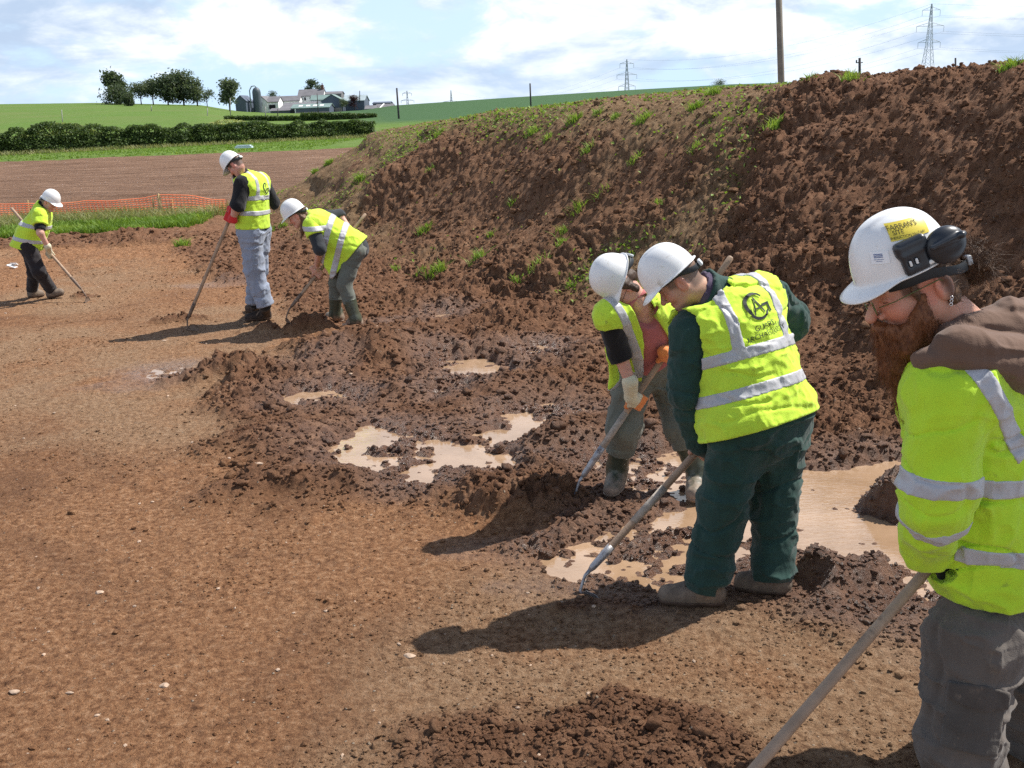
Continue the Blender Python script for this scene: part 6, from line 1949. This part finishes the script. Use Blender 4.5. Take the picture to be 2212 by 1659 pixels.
# ---------------------------------------------------------------- the bending woman in the middle distance
def person_C(m):
    j = dict(neck=J(658, 474, 10.28), shL=J(674, 487, 10.10), shR=J(688, 470, 10.42), pelvis=J(764, 533, 10.32),
             elL=J(691, 538, 10.02), wrL=J(692, 575, 10.06), elR=J(733, 466, 10.58), wrR=J(757, 497, 10.52),
             hipL=J(763, 545, 10.24), hipR=J(766, 541, 10.42))
    feet(j, 'L', (784, 707), (746, 707), .12); feet(j, 'R', (740, 697), (706, 690), .12)
    j['knL'] = J(744, 615, 10.18); j['knR'] = J(727, 610, 10.42)
    j['anL'] = J(768, 690, 10.14); j['anR'] = J(723, 680, 10.45)
    f = Fig((j['heelL'] + j['heelR']) / 2, 'long haired woman bent double over a hoe, in charcoal top and grey leggings', j, .0095,
            dict(ch=.150, wa=.150, flat=.85, sh=.062, el=.050, wr=.036, th=.088, kn=.062, an=.050))
    R = frame_yp(183, 30); C = J(634, 459, 10.2); hc = C + R @ np.array([0, -.013, -.044]); j['headc'] = hc
    hf, L = head_fn(hc, R, j['neck'], 0.88, .92, .9, .052)
    nk = J(628, 664, 10.2); tp = J(790, 462, 10.62); sd = unit(nk - tp)
    S = min([tp + sd * t for t in np.linspace(.3, 1.3, 160)], key=lambda q: np.linalg.norm(q - J(692, 589, 10.2)))
    S_w = j['wrL'] = S + np.array([.0, -.02, .085])
    s_, t_, n_ = grip_frame(S, sd, S + np.array([.01, -.01, .1]), (-.3, -1, .1))
    hand = lambda P: grip(P, S, s_, t_, n_, .0165, 1.05)
    body_obj(f, hf, head_col(L, (.60, .34, .26), 0), L, [hand], h=.0062)
    helmet(f.root, C, R, m['white'], hs=0.86)
    hm = hair_mat('brown_hair', (.060, .028, .015), (.17, .09, .045))
    hair_obj(f, L, hc, R, 'hair', hm, 5, [((0, -.055, .02), (0, -.075, -.04), .062, .045), ((-.055, -.03, .01), (-.066, -.05, -.06), .030, .022), ((.055, -.03, .01), (.066, -.05, -.06), .030, .02), ((-.06, -.055, -.06), (-.068, .035, -.17), .032, .026), ((-.068, .035, -.17), (-.06, .10, -.235), .026, .006)], .0065)
    def top(P):
        d = f.torso(P, .006)
        for s in 'LR':
            e = j['el' + s]; w_ = j['wr' + s]; cut = e + unit(w_ - e) * .03
            d = smin(d, smax(f.arm(P, s, .010), (P - cut.astype(f32)) @ unit(w_ - e).astype(f32), .006), .03)
        return d + folds(P, .005, (10, 10, 10), 5)
    sdf_obj('charcoal_top', top, *bbox([j[k] for k in ('neck', 'shL', 'shR', 'elL', 'elR', 'pelvis')], .22), .009, m['char'], f.root)
    f.trousers('leggings', m['leg'], 81, .008, hem=-.17)
    for s in 'LR': f.boot(s, 'wellington_boot', m['wel'], m['weltop'], .0085, top=j['an' + s] + unit(j['kn' + s] - j['an' + s]) * .20, top_r=.070, ankle_r=.054)
    a = J(787, 519, 10.32); b = J(717, 603, 10.3); hemC = (a + b) / 2; hn = unit(np.cross(unit(b - a), [0, 1, 0])); hn = hn if hn[0] > 0 else -hn
    def ex(P, d): return smin(d, rcf(P, J(690, 505, 10.28), J(733, 585, 10.3), .10, .10, (0, 1, 0), 1.5), .08)
    V, vf = vest(f, 'hi_vis_vest', hemC, hn, m['hi'], m['tape'], (), rl=.20, straps=(), seed=15, amp=.010, off=.022, neckr=.07, low=J(768, 545, 10.32), extra=ex)
    # tape bands cross the back at right angles to the spine
    la = unit(J(768, 545, 10.3) - J(672, 478, 10.28)).astype(f32); o0 = J(672, 478, 10.28).astype(f32)
    def bands(P):
        t_ = (P - o0) @ la - .25 * np.abs(0)
        w = P - o0
        d = np.minimum(np.abs(t_ - .20 + .35 * (w[:, 2] + .10)) - .026, np.abs(t_ - .32 + .35 * (w[:, 2] + .10)) - .026)
        sl = np.maximum(np.abs(P[:, 2] - J(680, 493, 10.1)[2]) - .026, t_ - .16)
        return np.minimum(d, sl)
    def sleeve(P):
        d = smax(rc(P, j['shL'] + [-.01, 0, .0], j['shL'] + (j['elL'] - j['shL']) * .42, .082, .088), ((P - (j['shL'] + (j['elL'] - j['shL']) * .42).astype(f32)) @ unit(j['elL'] - j['shL']).astype(f32)), .005)
        return d
    both = lambda P: smin(vf(P), sleeve(P), .03)
    sdf_obj('vest_shoulder', sleeve, *bbox([j['shL'], j['elL']], .12), .008, m['hi'], V)
    sdf_obj('reflective_tape', lambda P: smax(np.minimum(vf(P), sleeve(P)) - .0045, bands(P), .002), *bbox([j['shL'], j['shR'], hemC], .30), .0085, m['tape'], V)
    hoe(tp, nk, unit([.25, -.1, -1]), (-1, -.5, 0), 'hoe angled through the hands of the woman bent double', m['wood'], m['rust'], .0168, ((.86, .93),), base=GP(612, 706), bl=.10)

# ---------------------------------------------------------------- the standing man
def person_S(m):
    j = dict(neck=J(519, 376, 10.62), shL=J(523, 397, 10.46), shR=J(566, 391, 10.86), pelvis=J(548, 490, 10.66),
             elL=J(513, 446, 10.40), wrL=J(504, 468, 10.44), elR=J(588, 438, 10.98), wrR=J(545, 462, 10.95),
             hipL=J(541, 507, 10.58), hipR=J(560, 504, 10.80))
    feet(j, 'L', (587, 689), (529, 695), .12); feet(j, 'R', (560, 677), (533, 672), .12)
    j['knL'] = J(549, 585, 10.60); j['knR'] = J(556, 582, 10.78); j['anL'] = J(571, 655, 10.62); j['anR'] = J(550, 650, 10.82)
    f = Fig((j['heelL'] + j['heelR']) / 2, 'upright man in pale blue jeans and black sweater looking down at his hoe', j, .0095,
            dict(ch=.165, wa=.160, flat=.76, sh=.068, el=.062, wr=.040, th=.105, kn=.088, an=.078))
    R = frame_yp(166, 46); C = J(500, 352, 10.5); hc = C + R @ np.array([0, -.013, -.044]); j['headc'] = hc
    hf, L = head_fn(hc, R, j['neck'], 0.86, 1, 1, .056)
    body_obj(f, hf, head_col(L, (.56, .31, .24), 0, scalp=(.07, .045, .03, .9)), L, h=.0066)
    helmet(f.root, C, R, m['white'], hs=0.79)
    def top(P):
        d = f.torso(P, .010)
        for s in 'LR':
            e = j['el' + s]; w_ = j['wr' + s]; cut = e + (w_ - e) * .12
            d = smin(d, smax(f.arm(P, s, .010), (P - cut.astype(f32)) @ unit(w_ - e).astype(f32), .006), .03)
        nd = unit(hc - j['neck'])
        d = smin(d, smax(rc(P, j['neck'], j['neck'] + nd * .05, .075, .07), (P - (j['neck'] + nd * .045).astype(f32)) @ nd.astype(f32), .004), .02)
        return smax(d + folds(P, .008, (10, 10, 8), 5), -rc(P, j['neck'] + nd * .01, hc, .060, .06), .006)
    sdf_obj('black_sweater', top, *bbox([j[k] for k in ('neck', 'shL', 'shR', 'elL', 'elR', 'pelvis')], .22), .009, m['black'], f.root)
    f.trousers('jeans', m['jean'], 91, .016, hem=.03)
    for s in 'LR': f.boot(s, 'boot', plain('dark_muddy_boot', (.045, .034, .03), .8, .4, 20, .5, 90, .3, 0, (.16, .11, .08), .07, 22), m['sole'], .0085, ankle_r=.060)
    for s in 'LR':
        sk = lambda P, s=s: smax(rc(P, j['an' + s] - [0, 0, .02], j['an' + s] + [0, 0, .12], .070, .066), (P[:, 2] - j['an' + s][2] - .12), .004)
        sdf_obj('black_sock', sk, *bbox([j['an' + s]], .17), .009, m['black'], f.root)
    hemC = J(546, 492, 10.66)
    V, vf = vest(f, 'hi_vis_vest', hemC, -f.up, m['hi'], m['tape'], (.165, .315), rl=.185, straps=(.115,), seed=25, amp=.008, off=.022, neckr=.085, low=hemC)
    Lv, Lf = guard_logo(1.05)
    drape(Lv, Lf, f.mid - f.up * .13 + f.lat * .01, f.lat, f.up, -f.fr, vf, m['ink'], V, 'printed_logo', .005)
    tp = J(504, 455, 10.5); nk = J(407, 686, 10.44); sd = unit(nk - tp)
    hoe(tp, nk, unit([.55, -.2, -.45]), (-.6, -.4, .6), 'hoe standing almost upright in the red gloved hands of the man in jeans', m['wood'], m['rust'], .0168, base=GP(400, 708), bl=.10)
    S = tp + sd * .08
    s_, t_, n_ = grip_frame(S, sd, j['wrL'] + np.array([.08, .0, .03]), (-.3, -1, .1))
    g = lambda P: smin(grip(P, S, s_, t_, n_, .0165, 1.12), rc(P, S - t_ * .06 + n_ * .03, j['wrL'], .030, .036), .02)
    S2 = tp + sd * .0
    g2 = lambda P: grip(P, S2, -s_, unit([-.3, .8, 0] - s_ * np.dot([-.3, .8, 0], s_)) * -1, np.cross(-s_, unit([-.3, .8, 0] - s_ * np.dot([-.3, .8, 0], s_)) * -1), .0165, 1.1)
    sdf_obj('red_glove', g, *bbox([S, j['wrL']], .1), .0065, m['red'], f.root)
    sdf_obj('red_glove', g2, *bbox([S2], .12), .0065, m['red'], f.root)

# ---------------------------------------------------------------- the woman at the far left
def person_L(m):
    j = dict(neck=J(91, 446, 12.62), shR=J(86, 466, 12.46), shL=J(96, 461, 12.86), pelvis=J(64, 524, 12.66),
             elR=J(87, 503, 12.36), wrR=J(103, 532, 12.42), elL=J(66, 500, 12.96), wrL=J(62, 492, 12.8),
             hipR=J(62, 536, 12.56), hipL=J(64, 534, 12.76))
    feet(j, 'R', (103, 646), (142, 644), .11); feet(j, 'L', (61, 645), (97, 640), .11)
    j['toeR'] += [0, 0, .05]
    j['knR'] = J(84, 586, 12.50); j['knL'] = J(74, 588, 12.72)
    f = Fig((j['heelL'] + j['heelR']) / 2, 'woman in black trousers and hi-vis vest hoeing toward the right at the far left', j, .0105,
            dict(ch=.150, wa=.140, flat=.80, sh=.060, el=.048, wr=.036, th=.090, kn=.066, an=.056))
    R = frame_yp(352, 28); C = J(110, 431, 12.6); hc = C + R @ np.array([0, -.013, -.044]); j['headc'] = hc
    hf, L = head_fn(hc, R, j['neck'], 0.84, .9, .9, .05)
    nk = J(175, 624, 12.42); tp = J(24, 449, 12.86); sd = unit(nk - tp)
    body_obj(f, hf, head_col(L, (.60, .36, .28), 0), L, h=.0075)
    helmet(f.root, C, R, m['white'], hs=0.8)
    hm = hair_mat('blonde_hair', (.16, .10, .05), (.34, .24, .13))
    hair_obj(f, L, hc, R, 'hair', hm, 5, [((0, -.055, .02), (0, -.075, -.05), .064, .045), ((.055, -.03, .01), (.062, -.045, -.04), .026, .016), ((0, -.10, -.03), (0, -.135, -.02), .03, .014)], .008)
    def top(P):
        d = f.torso(P, .006)
        for s in 'LR':
            e = j['el' + s]; w_ = j['wr' + s]; sh = j['sh' + s]; cut = sh + (e - sh) * .85
            d = smin(d, smax(rc(P, sh, e, .070, .062), (P - cut.astype(f32)) @ unit(e - sh).astype(f32), .006), .03)
        nd = unit(hc - j['neck'])
        return smin(d, smax(rc(P, j['neck'], j['neck'] + nd * .06, .068, .064), (P - (j['neck'] + nd * .05).astype(f32)) @ nd.astype(f32), .004), .02)
    sdf_obj('black_top', top, *bbox([j[k] for k in ('neck', 'shL', 'shR', 'elL', 'elR', 'pelvis')], .22), .010, m['black'], f.root)
    f.trousers('black_trousers', fabric('black_trousers', (.022, .019, .022), .9, (.10, .07, .05), .02, .5), 95, .009)
    f.boot('R', 'boot', m['mud'], m['sole'], .009, upz=unit([-.16, 0, 1])); f.boot('L', 'boot', m['mud'], m['sole'], .009)
    a = J(26, 528, 12.66); b = J(78, 520, 12.6); hemC = J(52, 534, 12.64)
    def sl(P, d):
        sh = j['shR']; e = sh + (j['elR'] - sh) * .55
        return smin(d, smax(rc(P, sh + [0, 0, .01], e, .085, .088), (P - e.astype(f32)) @ unit(j['elR'] - sh).astype(f32), .005), .03)
    def ex(P, d): return smin(d, rcf(P, J(66, 500, 12.66), J(52, 545, 12.66), .15, .17, (0, 1, 0), 1.25), .05)
    V, vf = vest(f, 'hi_vis_vest', hemC, unit([-.25, 0, -1]), m['hi'], m['tape'], (.115, .30), rl=.17, straps=(), seed=35, amp=.008, off=.022, neckr=.075, sleeves=sl, low=J(58, 545, 12.66), extra=ex)
    Lv, Lf = guard_logo(.95)
    drape(Lv, Lf, f.mid - f.up * .12 , f.lat, f.up, -f.fr, vf, m['ink'], V, 'printed_logo', .006)
    hoe(tp, nk, unit([.2, 0, -1]), (1, 0, 0), 'hoe with pale handle held by the woman at the far left', m['wood'], m['rust'], .0168, base=GP(190, 642), bl=.08)
    for s, S, k in (('R', J(110, 547, 12.6), 0), ):
        S = min([tp + sd * t for t in np.linspace(.1, 1.3, 160)], key=lambda q: np.linalg.norm(q - S))
        s_, t_, n_ = grip_frame(S, sd, j['wrR'], (.2, -1, .1))
        g = lambda P: smin(grip(P, S, s_, t_, n_, .0165, 1.1), rc(P, S - t_ * .06 + n_ * .03, j['wrR'], .032, .042), .02)
        sdf_obj('cream_glove', g, *bbox([S, j['wrR']], .11), .0065, m['cream'], f.root)
import time as _t
_t0 = _t.time()
def _lap(m): print('LAP', m, round(_t.time() - _t0, 1))
_skip = os.environ.get('SKIP', '')
make_camera(); make_light()
soil = make_ground(float(os.environ.get('GQ', '1'))); _lap('ground')
if 'c' not in _skip: clods(soil); _lap('clods')
if 'f' not in _skip: far_things(); _lap('far')
if 'p' not in _skip: people(); _lap('people')
